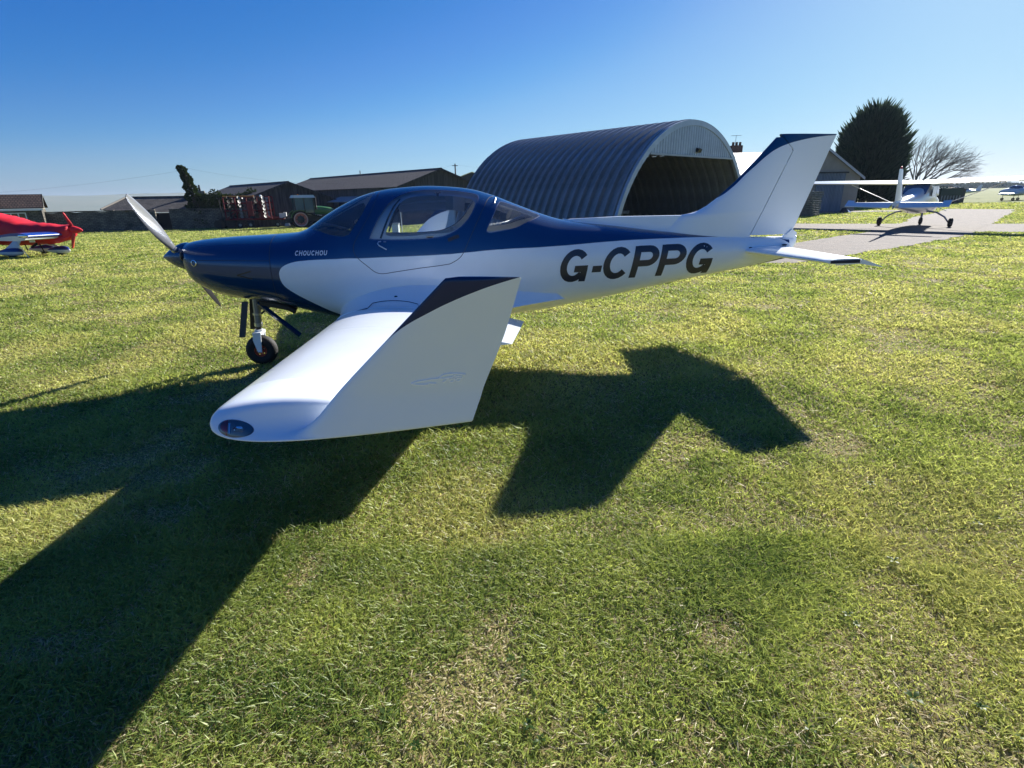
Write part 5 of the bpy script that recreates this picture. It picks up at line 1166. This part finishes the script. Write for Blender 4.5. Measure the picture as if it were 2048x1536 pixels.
CU = empty('folding_cultivator', (-30.2, 64.6, gz(-30.2, 64.6)), math.radians(14), 'red folding disc cultivator with raised wings hitched behind the tractor', 'cultivator')
M_cred = mat('red_machine_paint', (.17, .009, .012), rough=.75, coat=.0, var=.25, vscale=3); M_disc = mat('worn_disc_steel', (.24, .235, .22), rough=.6, metal=.3); M_dirt = mat('dirty_black', (.025, .022, .02), rough=.9)
def frame(mb, P, r): 
    for a, c in P: mb.tube([a, c], r, 4, smooth=False)
fm = MB(); frame(fm, [((-2.4, -.7, .95), (3.4, -.7, .9)), ((-2.4, .7, .95), (3.4, .7, .9)), ((3.4, -.7, .9), (5.2, 0, .75)), ((3.4, .7, .9), (5.2, 0, .75))]+[((x, -.7, .93), (x, .7, .93)) for x in (-2.4, -1.2, 0, 1.2, 2.4, 3.4)], .09); fm.build('main_frame', M_cred, CU)
MB().box((2.2, -.75, 1.05), (2.2, .2, .22)).build('drawbar_beam', M_cred, CU)
for sg, y0 in ((-1, -1.15), (1, 1.15)):
    wf_ = MB(); frame(wf_, [((x, y0, .9), (x, y0, 3.35)) for x in (-2.2, -1.0, .2, 1.3, 2.6)]+[((-2.2, y0, z), (2.6, y0, z)) for z in (.95, 1.9, 2.7, 3.35)]+[((-2.2, y0, .95), (-1.0, y0, 1.9)), ((1.3, y0, 1.9), (2.6, y0, .95))], .07)
    wfo = wf_.build('folded_wing', M_cred, CU)
    plate('wing_plate', [(.15, y0-.08, 1.3), (.75, y0-.08, 1.3), (.75, y0-.08, 2.9), (.15, y0-.08, 2.9)], .05, M_cred, wfo)
    plate('wing_plate', [(1.45, y0+.08, 1.0), (2.2, y0+.08, 1.0), (2.2, y0+.08, 2.9), (1.45, y0+.08, 2.9)], .05, M_cred, wfo)
    for x in (-1.65, -.55, 1.15, 1.95):
        for z in np.arange(1.25, 3.3, .40):
            b = MB(); b.lathe([(-.02, .0), (.0, .12), (.05, .21), (.06, .215), (.02, .1), (.0, 0)], (x, y0-.24, z), (.35, -.25, .15), 12); b.tube([(x, y0, z), (x, y0-.22, z)], .035, 5); b.build('disc', M_disc if x in (-.55, 1.95) else M_dirt, wfo)
tb = MB(); tb.box((-.6, -1.15, 3.45), (3.2, .12, .10)); tb.build('top_bar', mat('orange_bar', (.62, .24, .05), rough=.5), CU)
MB().ell((1.75, -1.2, 3.42), (.14, .10, .14), 10, 8).build('white_cap', M_white, CU)
for x, y, r in ((-1.9, -.85, .55), (-1.9, .85, .55), (-2.9, -.85, .5), (-2.9, .85, .5), (-.9, -.95, .32), (.2, -.95, .32), (3.1, -.9, .30), (.2, .95, .32)):
    b = MB(); b.lathe([(-.14, r*.5), (-.14, r*.92), (-.08, r), (.08, r), (.14, r*.92), (.14, r*.5)], (x, y, r), (0, 1, 0), 20); w_ = b.build('wheel', M_dirt if r > .4 else M_black, CU)
    b = MB(); b.lathe([(-.15, 0), (-.13, r*.5), (.13, r*.5), (.15, 0)], (x, y, r), (0, 1, 0), 16); b.build('wheel_hub', M_dirt if r > .4 else M_disc, w_)
b = MB()
for k in range(7): b.lathe([(-.05, 0), (-.05, .42), (.05, .42), (.05, 0)], (-3.1, -1.4+.45*k, .48), (0, 1, .0), 14)
tag(b.build('press_ring_roller', M_dirt, CU), kind='stuff')
b = MB(); frame(b, [((-2.4, -.9, .95), (-3.2, -1.0, 1.1)), ((-2.4, .9, .95), (-3.2, 1.0, 1.1)), ((-3.3, -1.5, .85), (-3.3, 1.5, .85)), ((-2.6, -1.2, 1.0), (-2.6, -1.2, 3.2)), ((-2.6, -1.2, 3.2), (-2.2, -1.2, 3.3))], .06); b.build('rear_frame', M_dirt, CU)
b = MB(); b.box((3.6, -.2, 1.15), (.55, .5, .7)); b.box((3.95, -.2, 1.35), (.3, .45, .5)); b.build('white_tank', mat('soiled_white', (.6, .6, .58), rough=.5), CU)
b = MB(); b.box((4.1, -.6, .3), (.6, .5, .5), taper=.6); b.build('mud_guard', M_grey, CU)
for z in (1.3, 2.3): MB().tube([(.5, -.9, z), (1.2, -1.25, z+.5)], .04, 6).build('hydraulic_ram', M_disc, CU)

# ------------------------------------------------------------------ small things
mk_ = empty('runway_marker', (25.6, 42.2, .01), .3, 'small black and white wedge marker lying on the grass near the workshop', 'marker')
MB().add([(-.35, -.25, 0), (.1, -.25, 0), (.05, .25, 0), (-.35, .25, 0), (-.1, -.2, .32), (.12, .2, .32), (-.1, .2, .32)], [(0, 1, 4), (1, 2, 5, 4), (2, 3, 6, 5), (3, 0, 4, 6), (4, 5, 6), (3, 2, 1, 0)]).build('dark_face', M_blackp, mk_)
MB().add([(.12, -.25, 0), (.5, -.15, 0), (.5, .2, 0), (.12, .25, 0), (.14, 0, .26)], [(0, 1, 4), (1, 2, 4), (2, 3, 4), (3, 0, 4), (3, 2, 1, 0)]).build('white_face', M_white, mk_)
up = empty('utility_pole', (-8.65, 93, -1.4), 0, 'thin dark utility pole rising above the long barn', 'pole')
MB().tube([(0, 0, -.3), (0, 0, 8.0)], [.15, .10], 8).build('shaft', M_board, up); MB().box((0, 0, 7.7), (.9, .1, .1)).build('cross_arm', M_board, up)
def cable(p0, p1, sag, label):
    b = MB(); b.tube([Vector(p0)+(Vector(p1)-Vector(p0))*t-Vector((0, 0, sag*4*t*(1-t))) for t in np.linspace(0, 1, 21)], .006, 4); o = b.build('power_cable', M_blackp); tag(o, label, 'cable', 'overhead cables')
cable((-37.4, 66.2, 5.0), (-92, 70, 3.0), 1.2, 'thin cable sagging left from the ivy column')
cable((-37.2, 66.2, 5.2), (-9.0, 93, 6.4), 2.2, 'thin cable from the ivy column across to the utility pole')
cable((-8.2, 93, 6.4), (14, 107, 6.6), .8, 'thin cable leading right from the utility pole behind the hangar')
# shed, skip and boxes far right behind the high wing aeroplane
dk = empty('dark_trailer', (47.6, 61, 0), .1, 'dark box trailer with pale ribbed lower side behind the high wing aeroplane', 'trailer')
MB().box((0, 0, 1.25), (2.6, 1.6, .75)).build('upper_body', mat('dark_green_paint', (.025, .045, .03), rough=.5), dk)
MB().box((0, 0, .6), (2.5, 1.5, .55)).build('lower_body', M_dkgrey, dk)
for k in range(7): MB().box((-1.05+.35*k, -.78, .6), (.10, .05, .5)).build('side_rib', M_grey, dk)
for y in (-.7, .7): b = MB(); b.lathe([(-.1, .05), (-.1, .3), (.1, .3), (.1, .05)], (.3, y, .3), (0, 1, 0), 14); b.build('tyre', M_black, dk)
gs = empty('green_container', (49.2, 66, 0), .15, 'pale green container beside the dark trailer, far right', 'container')
MB().box((.3, 0, .9), (3.0, 2.0, 1.8)).build('body', mat('sage_green_paint', (.14, .18, .12), rough=.6), gs)
bsh = empty('black_shed', (51.6, 66, 0), .1, 'low black shed on the field left of the far parked aeroplanes', 'shed')
MB().box((0, 0, .7), (2.6, 2.4, 1.4)).build('wall', M_dkgrey, bsh); bb = MB(); bb.add([(-1.5, -1.4, 1.4), (1.5, -1.4, 1.4), (1.5, 1.4, 1.75), (-1.5, 1.4, 1.75), (-1.5, -1.4, 1.47), (1.5, -1.4, 1.47), (1.5, 1.4, 1.82), (-1.5, 1.4, 1.82)], [(0, 1, 2, 3), (7, 6, 5, 4), (0, 4, 5, 1), (1, 5, 6, 2), (2, 6, 7, 3), (3, 7, 4, 0)]); bb.build('roof', mat('tarred_felt', (.03, .03, .032), rough=1., spec=.05), bsh)
# ------------------------------------------------------------------ trees and hedges
def leaf_mat(name, c1, c2, trans=.35):
    m = bpy.data.materials.new(name); m.use_nodes = True; nt = m.node_tree; nt.nodes.remove(nt.nodes['Principled BSDF']); out = nt.nodes['Material Output']
    at = nt.nodes.new('ShaderNodeAttribute'); at.attribute_name = 'tone'
    rp = nt.nodes.new('ShaderNodeValToRGB'); rp.color_ramp.elements[0].color = (*c1, 1); rp.color_ramp.elements[1].color = (*c2, 1); nt.links.new(at.outputs['Fac'], rp.inputs[0])
    d = nt.nodes.new('ShaderNodeBsdfDiffuse'); t = nt.nodes.new('ShaderNodeBsdfTranslucent'); mx = nt.nodes.new('ShaderNodeMixShader'); mx.inputs[0].default_value = trans
    nt.links.new(rp.outputs[0], d.inputs[0]); nt.links.new(rp.outputs[0], t.inputs[0]); nt.links.new(d.outputs[0], mx.inputs[1]); nt.links.new(t.outputs[0], mx.inputs[2]); nt.links.new(mx.outputs[0], out.inputs[0]); return m
def raw_mesh(name, V_, F_, m, parent=None, tone=None, smooth=False):
    me = bpy.data.meshes.new(name); nv = len(V_); V_ = np.asarray(V_, np.float32); F_ = np.asarray(F_, np.int32); k = F_.shape[1]
    me.vertices.add(nv); me.vertices.foreach_set('co', V_.ravel()); me.loops.add(F_.size); me.loops.foreach_set('vertex_index', F_.ravel())
    me.polygons.add(len(F_)); me.polygons.foreach_set('loop_start', np.arange(0, F_.size, k, dtype=np.int32)); me.polygons.foreach_set('loop_total', np.full(len(F_), k, np.int32))
    if smooth: me.polygons.foreach_set('use_smooth', np.ones(len(F_), bool))
    me.update(calc_edges=True); me.materials.append(m)
    if tone is not None: a = me.attributes.new('tone', 'FLOAT', 'POINT'); a.data.foreach_set('value', np.asarray(tone, np.float32))
    o = bpy.data.objects.new(name, me); link(o); o.parent = parent; return o
def sprays(C_, D_, L_, W_, rng):
    """tapered leaf sprays: centre, direction, length, width -> two crossed slim quads each"""
    n = len(C_); r = rng.normal(size=(n, 3)); X = np.cross(D_, r); X /= np.linalg.norm(X, axis=1)[:, None]; Y = np.cross(D_, X); Vs = []; Fs = []
    for A in (X, Y):
        k = sum(len(v) for v in Vs); base = C_-D_*L_[:, None]*.3; mid = C_+D_*L_[:, None]*.15; tip = C_+D_*L_[:, None]*.7
        q = np.stack([base, mid+A*W_[:, None], tip, mid-A*W_[:, None]], 1).reshape(-1, 3); Vs.append(q); Fs.append(np.arange(n*4).reshape(n, 4)+k)
    return np.vstack(Vs), np.vstack(Fs)
M_bark = mat('bark', (.06, .05, .042), rough=.95, var=.3, vscale=6)
# conifer
cx, cy = 39.3, 62.0; rng = np.random.default_rng(5)
CT = empty('conifer_tree', (cx, cy, 0), 0, 'tall dark conifer with ragged tips behind the workshop', 'tree')
def crad(h): return np.interp(h, [.0, .12, .3, .5, .68, .83, .94, 1.0], [2.3, 2.75, 2.95, 3.05, 2.8, 2.25, 1.45, .3])
n = 7500; h_ = rng.random(n)**.85; q = rng.random(n)*2*math.pi; edge = rng.random(n)**.33; R_ = crad(h_)*edge*(1+.14*np.sin(q*5+h_*17)+.10*np.sin(q*11-h_*31)); Hh = 10.0
C_ = np.stack([R_*np.cos(q), R_*np.sin(q), .3+h_*(Hh-.8)], 1); D_ = np.stack([np.cos(q)*.75, np.sin(q)*.75, .55+.9*h_**2+rng.normal(size=n)*.15], 1); D_ += rng.normal(size=(n, 3))*.18; D_ /= np.linalg.norm(D_, axis=1)[:, None]
L_ = .55+.75*rng.random(n)**2; W_ = .10+.06*rng.random(n)
V_, F_ = sprays(C_, D_, L_, W_, rng)
n2 = 700; h2 = rng.random(n2)**.7; q2 = rng.random(n2)*2*math.pi; R2_ = crad(h2)*1.0; C2 = np.stack([R2_*np.cos(q2), R2_*np.sin(q2), .3+h2*(Hh-.6)], 1); D2 = np.stack([np.cos(q2)*.8, np.sin(q2)*.8, .6+.8*h2**2], 1); D2 /= np.linalg.norm(D2, axis=1)[:, None]
V2, F2 = sprays(C2, D2, 1.0+1.0*rng.random(n2), .07+.05*rng.random(n2), rng)
raw_mesh('crown', np.vstack([V_, V2]), np.vstack([F_, F2+len(V_)]), leaf_mat('conifer_needles', (.022, .045, .030), (.085, .125, .075), .3), CT, rng.random(len(V_)+len(V2)))
MB().tube([(0, 0, -.3), (0, 0, 5), (0, 0, 9)], [.35, .2, .05], 8).build('trunk', M_bark, CT)
# bare wind swept tree
BT = empty('bare_tree', (50.6, 70, 0), 0, 'bare leafless tree leaning right behind the high wing aeroplane', 'tree')
rng2 = random.Random(4); tw_ = MB(); tk_ = MB()
def grow(p, d_, L, r, lvl):
    mid = p+d_*L*.5+Vector((rng2.uniform(-1, 1), rng2.uniform(-1, 1), rng2.uniform(-.5, .5)))*L*.05; e_ = mid+(d_+Vector((.06, 0, -.02 if lvl > 2 else .05))).normalized()*L*.5
    (tk_ if lvl < 2 else tw_).tube([p, mid, e_], [r, r*.82, r*.62], 5 if lvl < 3 else 3, caps=False)
    if lvl >= 7: return
    for k in range(3 if lvl in (1, 2, 3) else 2):
        a = rng2.uniform(.18, .62); az_ = rng2.uniform(0, 2*math.pi); s_ = d_.orthogonal().normalized(); s_.rotate(Matrix.Rotation(az_, 3, d_)); nd = (d_*math.cos(a)+s_*math.sin(a)+Vector((.16, 0, .02))).normalized()
        grow(e_ if k else mid.lerp(e_, rng2.uniform(.4, 1)), nd, L*rng2.uniform(.66, .86), r*.60, lvl+1)
for d_, L, r in (((.75, .1, .75), 2.2, .16), ((.5, -.1, .9), 2.1, .14), ((.15, .1, 1), 1.9, .12), ((-.12, 0, 1), 1.8, .10), ((.95, 0, .5), 2.1, .13), ((-.2, .1, 1), 2.0, .09), ((.05, -.2, 1), 2.1, .10), ((.6, .2, .8), 2.4, .12)): grow(Vector((rng2.uniform(-.3, .3), rng2.uniform(-.3, .3), 1.0)), Vector(d_).normalized(), L, r, 1)
tk_.tube([(0, 0, -.3), (.05, 0, 1.2)], [.3, .24], 8); tk_.build('trunk', M_bark, BT); tag(tw_.build('twigs', mat('twig_bark', (.17, .145, .125), rough=.9), BT), kind='stuff')
def clump(name, loc, dims, n, label, cat, m, seed, leaf=.16, grp=None, jag=.25):
    rg = np.random.default_rng(seed); o = empty(name, loc, 0, label, cat, grp)
    u = rg.normal(size=(n, 3)); u /= np.linalg.norm(u, axis=1)[:, None]; rr = rg.random(n)**.3*(1+jag*np.sin(u[:, 0]*7+seed)*np.cos(u[:, 2]*6)+jag*.6*rg.normal(size=n)*.5)
    C_ = u*rr[:, None]*np.array(dims)/2; C_[:, 2] += dims[2]/2; C_[:, 2] = np.maximum(C_[:, 2], .02); D_ = u+rg.normal(size=(n, 3))*.6; D_ /= np.linalg.norm(D_, axis=1)[:, None]
    V_, F_ = sprays(C_, D_, leaf*(.7+.8*rg.random(n)), leaf*(.30+.25*rg.random(n)), rg); raw_mesh('foliage', V_, F_, m, o, rg.random(len(V_)))
    b = MB()
    for k in range(3): b.tube([(rg.normal()*.1, rg.normal()*.1, -.2), (rg.normal()*dims[0]*.12, rg.normal()*dims[1]*.12, dims[2]*.6)], [.06, .02], 5)
    b.build('stem', M_bark, o); return o
M_ivy = leaf_mat('ivy_leaves', (.010, .025, .008), (.07, .10, .03), .25)
M_bush = leaf_mat('hedge_leaves', (.012, .025, .010), (.04, .06, .022), .25)
# ivy clad dead trunk and the ivy lying over the wall
IV = empty('ivy_column', (-37.1, 66.0, gz(-37, 66)), 0, 'tall dead trunk wrapped in dark ivy rising above the wall', 'tree'); rg = np.random.default_rng(9); n = 2600
t = rg.random(n)**1.05; q = rg.random(n)*2*math.pi; lx = np.interp(t, [0, .5, .8, 1], [.55, .1, -.25, -.75]); wr = np.interp(t, [0, .25, .5, .8, .95, 1.0], [1.25, 1.0, .72, .46, .40, .15]); rr = wr*(.45+.55*rg.random(n)**.4)*(1+.25*np.sin(t*40+q*2))
C_ = np.stack([lx+rr*np.cos(q), rr*np.sin(q), .2+t*6.7], 1); D_ = np.stack([np.cos(q), np.sin(q), rg.normal(size=n)*.5-.1], 1); D_ /= np.linalg.norm(D_, axis=1)[:, None]
V_, F_ = sprays(C_, D_, .16+.16*rg.random(n), .07+.06*rg.random(n), rg); raw_mesh('ivy', V_, F_, M_ivy, IV, rg.random(len(V_)))
MB().tube([(.55, 0, -.3), (.1, 0, 3.5), (-.25, 0, 5.4), (-.75, 0, 6.9)], [.35, .24, .16, .08], 8).build('trunk', M_bark, IV)
clump('ivy_bush', (-34.6, 66.6, .0), (5.4, 1.7, 2.55), 2400, 'dark ivy bush spilling over the wall right of the ivy column', 'bush', M_ivy, 21, .2, 'ivy over the stone wall')
clump('ivy_bush', (-30.4, 68.0, .2), (5.2, 1.7, 2.5), 2200, 'sunlit ivy bush on the wall behind the red cultivator', 'bush', M_ivy, 22, .2, 'ivy over the stone wall')
HB = [(45.2, 64, 2.6, 2.2, 'dark bush between the conifer and the bare tree'), (49.5, 73, 4.6, 2.4, 'dark bush at the foot of the bare tree'), (54.5, 75, 5.0, 2.0, 'low dark bush right of the bare tree'), (61, 95, 8, 2.4, 'far dark bush behind the black shed'), (72, 110, 9, 2.4, 'far dark bush nearest the right edge of the photo')]
for k, (x, y, w_, h_, lab) in enumerate(HB): clump('bush', (x, y, gz(x, y)), (w_, 2.2, h_), 900, lab, 'bush', M_bush, 30+k, .26, 'bushes along the far hedge line')
rg = np.random.default_rng(77); n = 9000; xx = rg.uniform(60, 900, n); yy = 430+.35*xx+rg.normal(size=n)*9; zz = rg.random(n)*(3+3.5*vnoise(xx, yy*0, 35, 8)); D_ = rg.normal(size=(n, 3)); D_ /= np.linalg.norm(D_, axis=1)[:, None]
V_, F_ = sprays(np.stack([xx, yy, zz], 1), D_, 2.2+rg.random(n), .9+.5*rg.random(n), rg); tag(raw_mesh('far_tree_line', V_, F_, M_bush, None, rg.random(len(V_))), 'far line of trees on the right horizon', 'trees', kind='stuff')

# ------------------------------------------------------------------ grass: every blade is geometry, density falls with distance
def patch(x, y): return .40*vnoise(x, y, .62, 51)+.38*vnoise(x, y, .23, 52)+.22*vnoise(x, y, 2.6, 53)
def make_grass():
    rg = np.random.default_rng(3); N = 1150000; r0 = 2.3; rmax = 62.
    t = rg.random(N); near = .20
    y = np.where(t < near, .75+(r0-.75)*np.sqrt(rg.random(N)), r0*(rmax/r0)**((t-near)/(1-near)))
    x = (rg.random(N)*2-1)*(1.10*y+1.3)
    keep = np.ones(N, bool)
    for P in PATHS_R: keep &= ~in_poly(x, y, np.array(P))
    pn = patch(x, y); bare = S01((pn-.58)/.18); bare = np.clip(bare+.55*S01((vnoise(x, y, .30, 71)-.56)/.16)*S01((x-.1)/1.2)*S01((6.5-y)/3), 0, 1); keep &= rg.random(N) > bare*.30
    for bx, by in (((9.58, 29.54)),): 
        dx, dy = x-bx, y-by; u = dx*math.cos(HPHI)+dy*math.sin(HPHI); v = -dx*math.sin(HPHI)+dy*math.cos(HPHI); keep &= ~((abs(u) < 6.6) & (v > -.3) & (v < 12))
    keep &= ~((abs(x-25) < 3.1) & (y > 44.9))
    x, y, pn, bare = x[keep], y[keep], pn[keep], bare[keep]; n = len(x); z = ground_z(x, y) + (vnoise(x, y, .9, 3)-.5)*.035*np.exp(-((x/12)**2+(y/12)**2))
    far = np.maximum(y/r0, 1.)
    g2 = vnoise(x, y, .33, 61); tall = vnoise(x, y, .6, 62)
    H = (.016+.024*rg.random(n)**1.4)*(.80+.45*S01((tall-.35)/.4))*(1-.45*bare)*far**.22
    Wd = (.0019+.0016*rg.random(n))*far**.92
    a = rg.random(n)*2*math.pi; wind = .45; lean = H*(.5+1.5*rg.random(n)); straw = (rg.random(n) < .17+.42*bare); lean = np.where(straw, lean*1.7, lean); H = np.where(straw, H*.62, H)
    dx, dy = np.cos(a)*lean, np.sin(a)*lean; b = a+rg.normal(size=n)*.9+HP; wx, wy = np.cos(b)*Wd, np.sin(b)*Wd
    P = np.empty((n, 4, 3), np.float32)
    P[:, 0] = np.stack([x, y, z-.004], 1); P[:, 1] = np.stack([x+dx*.30+wx, y+dy*.30+wy, z+H*.52], 1)
    P[:, 2] = np.stack([x+dx*.30-wx, y+dy*.30-wy, z+H*.52], 1); P[:, 3] = np.stack([x+dx, y+dy, z+H], 1)
    i = np.arange(n, dtype=np.int32)[:, None]*4
    tri = np.concatenate([i+np.array([[0, 1, 2]]), i+np.array([[2, 1, 3]])], 1).reshape(-1, 3)
    G1 = np.array((.085, .150, .026)); G2 = np.array((.46, .51, .135)); G3 = np.array((.58, .55, .20)); ST = np.array((.66, .60, .40)); ST2 = np.array((.40, .30, .15))
    f = np.clip(.60*g2+.55*rg.random(n)-.12, 0, 1)[:, None]; col = G1*(1-f)+G2*f; yl = (S01((vnoise(x, y, .8, 63)-.42)/.3)*rg.random(n)**.7)[:, None]; col = col*(1-yl*.75)+G3*yl*.75
    sf = rg.random(n)[:, None]; col = np.where(straw[:, None], ST*sf+ST2*(1-sf), col)
    C4 = np.ones((n, 4, 4), np.float32); C4[:, :, :3] = col[:, None, :]
    # broad leaved weeds: low rosettes among the blades
    nw = 260; wy = .9+8*rg.random(nw)**1.4; wxx = (rg.random(nw)*2-1)*(1.1*wy+1); Vw = []; Cw = []
    for cx_, cy_ in zip(wxx, wy):
        k = rg.integers(4, 9); sz = rg.uniform(.014, .03); cz = gz(cx_, cy_)+.012; hue = rg.random()
        for q in range(k):
            a_ = 2*math.pi*q/k+rg.random()*.6; ux, uy = math.cos(a_), math.sin(a_); l_ = sz*rg.uniform(.7, 1.2); w2 = l_*.26; up_ = rg.uniform(.1, .5)*l_
            Vw += [(cx_, cy_, cz), (cx_+ux*l_*.6-uy*w2, cy_+uy*l_*.6+ux*w2, cz+up_), (cx_+ux*l_*.6+uy*w2, cy_+uy*l_*.6-ux*w2, cz+up_), (cx_+ux*l_*1.15, cy_+uy*l_*1.15, cz+up_*.8)]
            c_ = np.array((.035, .085, .016))*(1-hue)+np.array((.08, .13, .035))*hue; Cw += [(*c_, 1)]*4
    kb = n*4; iw_ = np.arange(len(Vw)//4, dtype=np.int32)[:, None]*4+kb
    tri = np.vstack([tri, np.concatenate([iw_+np.array([[0, 2, 1]]), iw_+np.array([[1, 2, 3]])], 1).reshape(-1, 3)])
    P = np.vstack([P.reshape(-1, 3), np.array(Vw, np.float32)]); C4 = np.vstack([C4.reshape(-1, 4), np.array(Cw, np.float32)])
    gm = bpy.data.materials.new('grass_blades'); gm.use_nodes = True; nt = gm.node_tree; nt.nodes.remove(nt.nodes['Principled BSDF']); out = nt.nodes['Material Output']
    at = nt.nodes.new('ShaderNodeAttribute'); at.attribute_name = 'blade_colour'
    d = nt.nodes.new('ShaderNodeBsdfDiffuse'); tr = nt.nodes.new('ShaderNodeBsdfTranslucent'); gl = nt.nodes.new('ShaderNodeBsdfGlossy'); gl.inputs['Roughness'].default_value = .42; gl.inputs['Color'].default_value = (.9, .9, .85, 1)
    m1 = nt.nodes.new('ShaderNodeMixShader'); m1.inputs[0].default_value = .5; m2 = nt.nodes.new('ShaderNodeMixShader'); m2.inputs[0].default_value = .02
    nt.links.new(at.outputs['Color'], d.inputs[0]); bt = nt.nodes.new('ShaderNodeMix'); bt.data_type = 'RGBA'; bt.blend_type = 'MULTIPLY'; bt.inputs['Factor'].default_value = 1; bt.inputs['B'].default_value = (1.5, 1.45, 1.25, 1); bt.clamp_result = True; nt.links.new(at.outputs['Color'], bt.inputs['A']); nt.links.new(bt.outputs['Result'], tr.inputs[0]); nt.links.new(d.outputs[0], m1.inputs[1]); nt.links.new(tr.outputs[0], m1.inputs[2]); nt.links.new(m1.outputs[0], m2.inputs[1]); nt.links.new(gl.outputs[0], m2.inputs[2]); nt.links.new(m2.outputs[0], out.inputs[0])
    o = raw_mesh('grass', P.reshape(-1, 3), tri, gm); ca = o.data.attributes.new('blade_colour', 'FLOAT_COLOR', 'POINT'); ca.data.foreach_set('color', C4.ravel())
    tag(o, 'short green and straw coloured grass blades of the airfield', 'grass', kind='stuff')
make_grass()
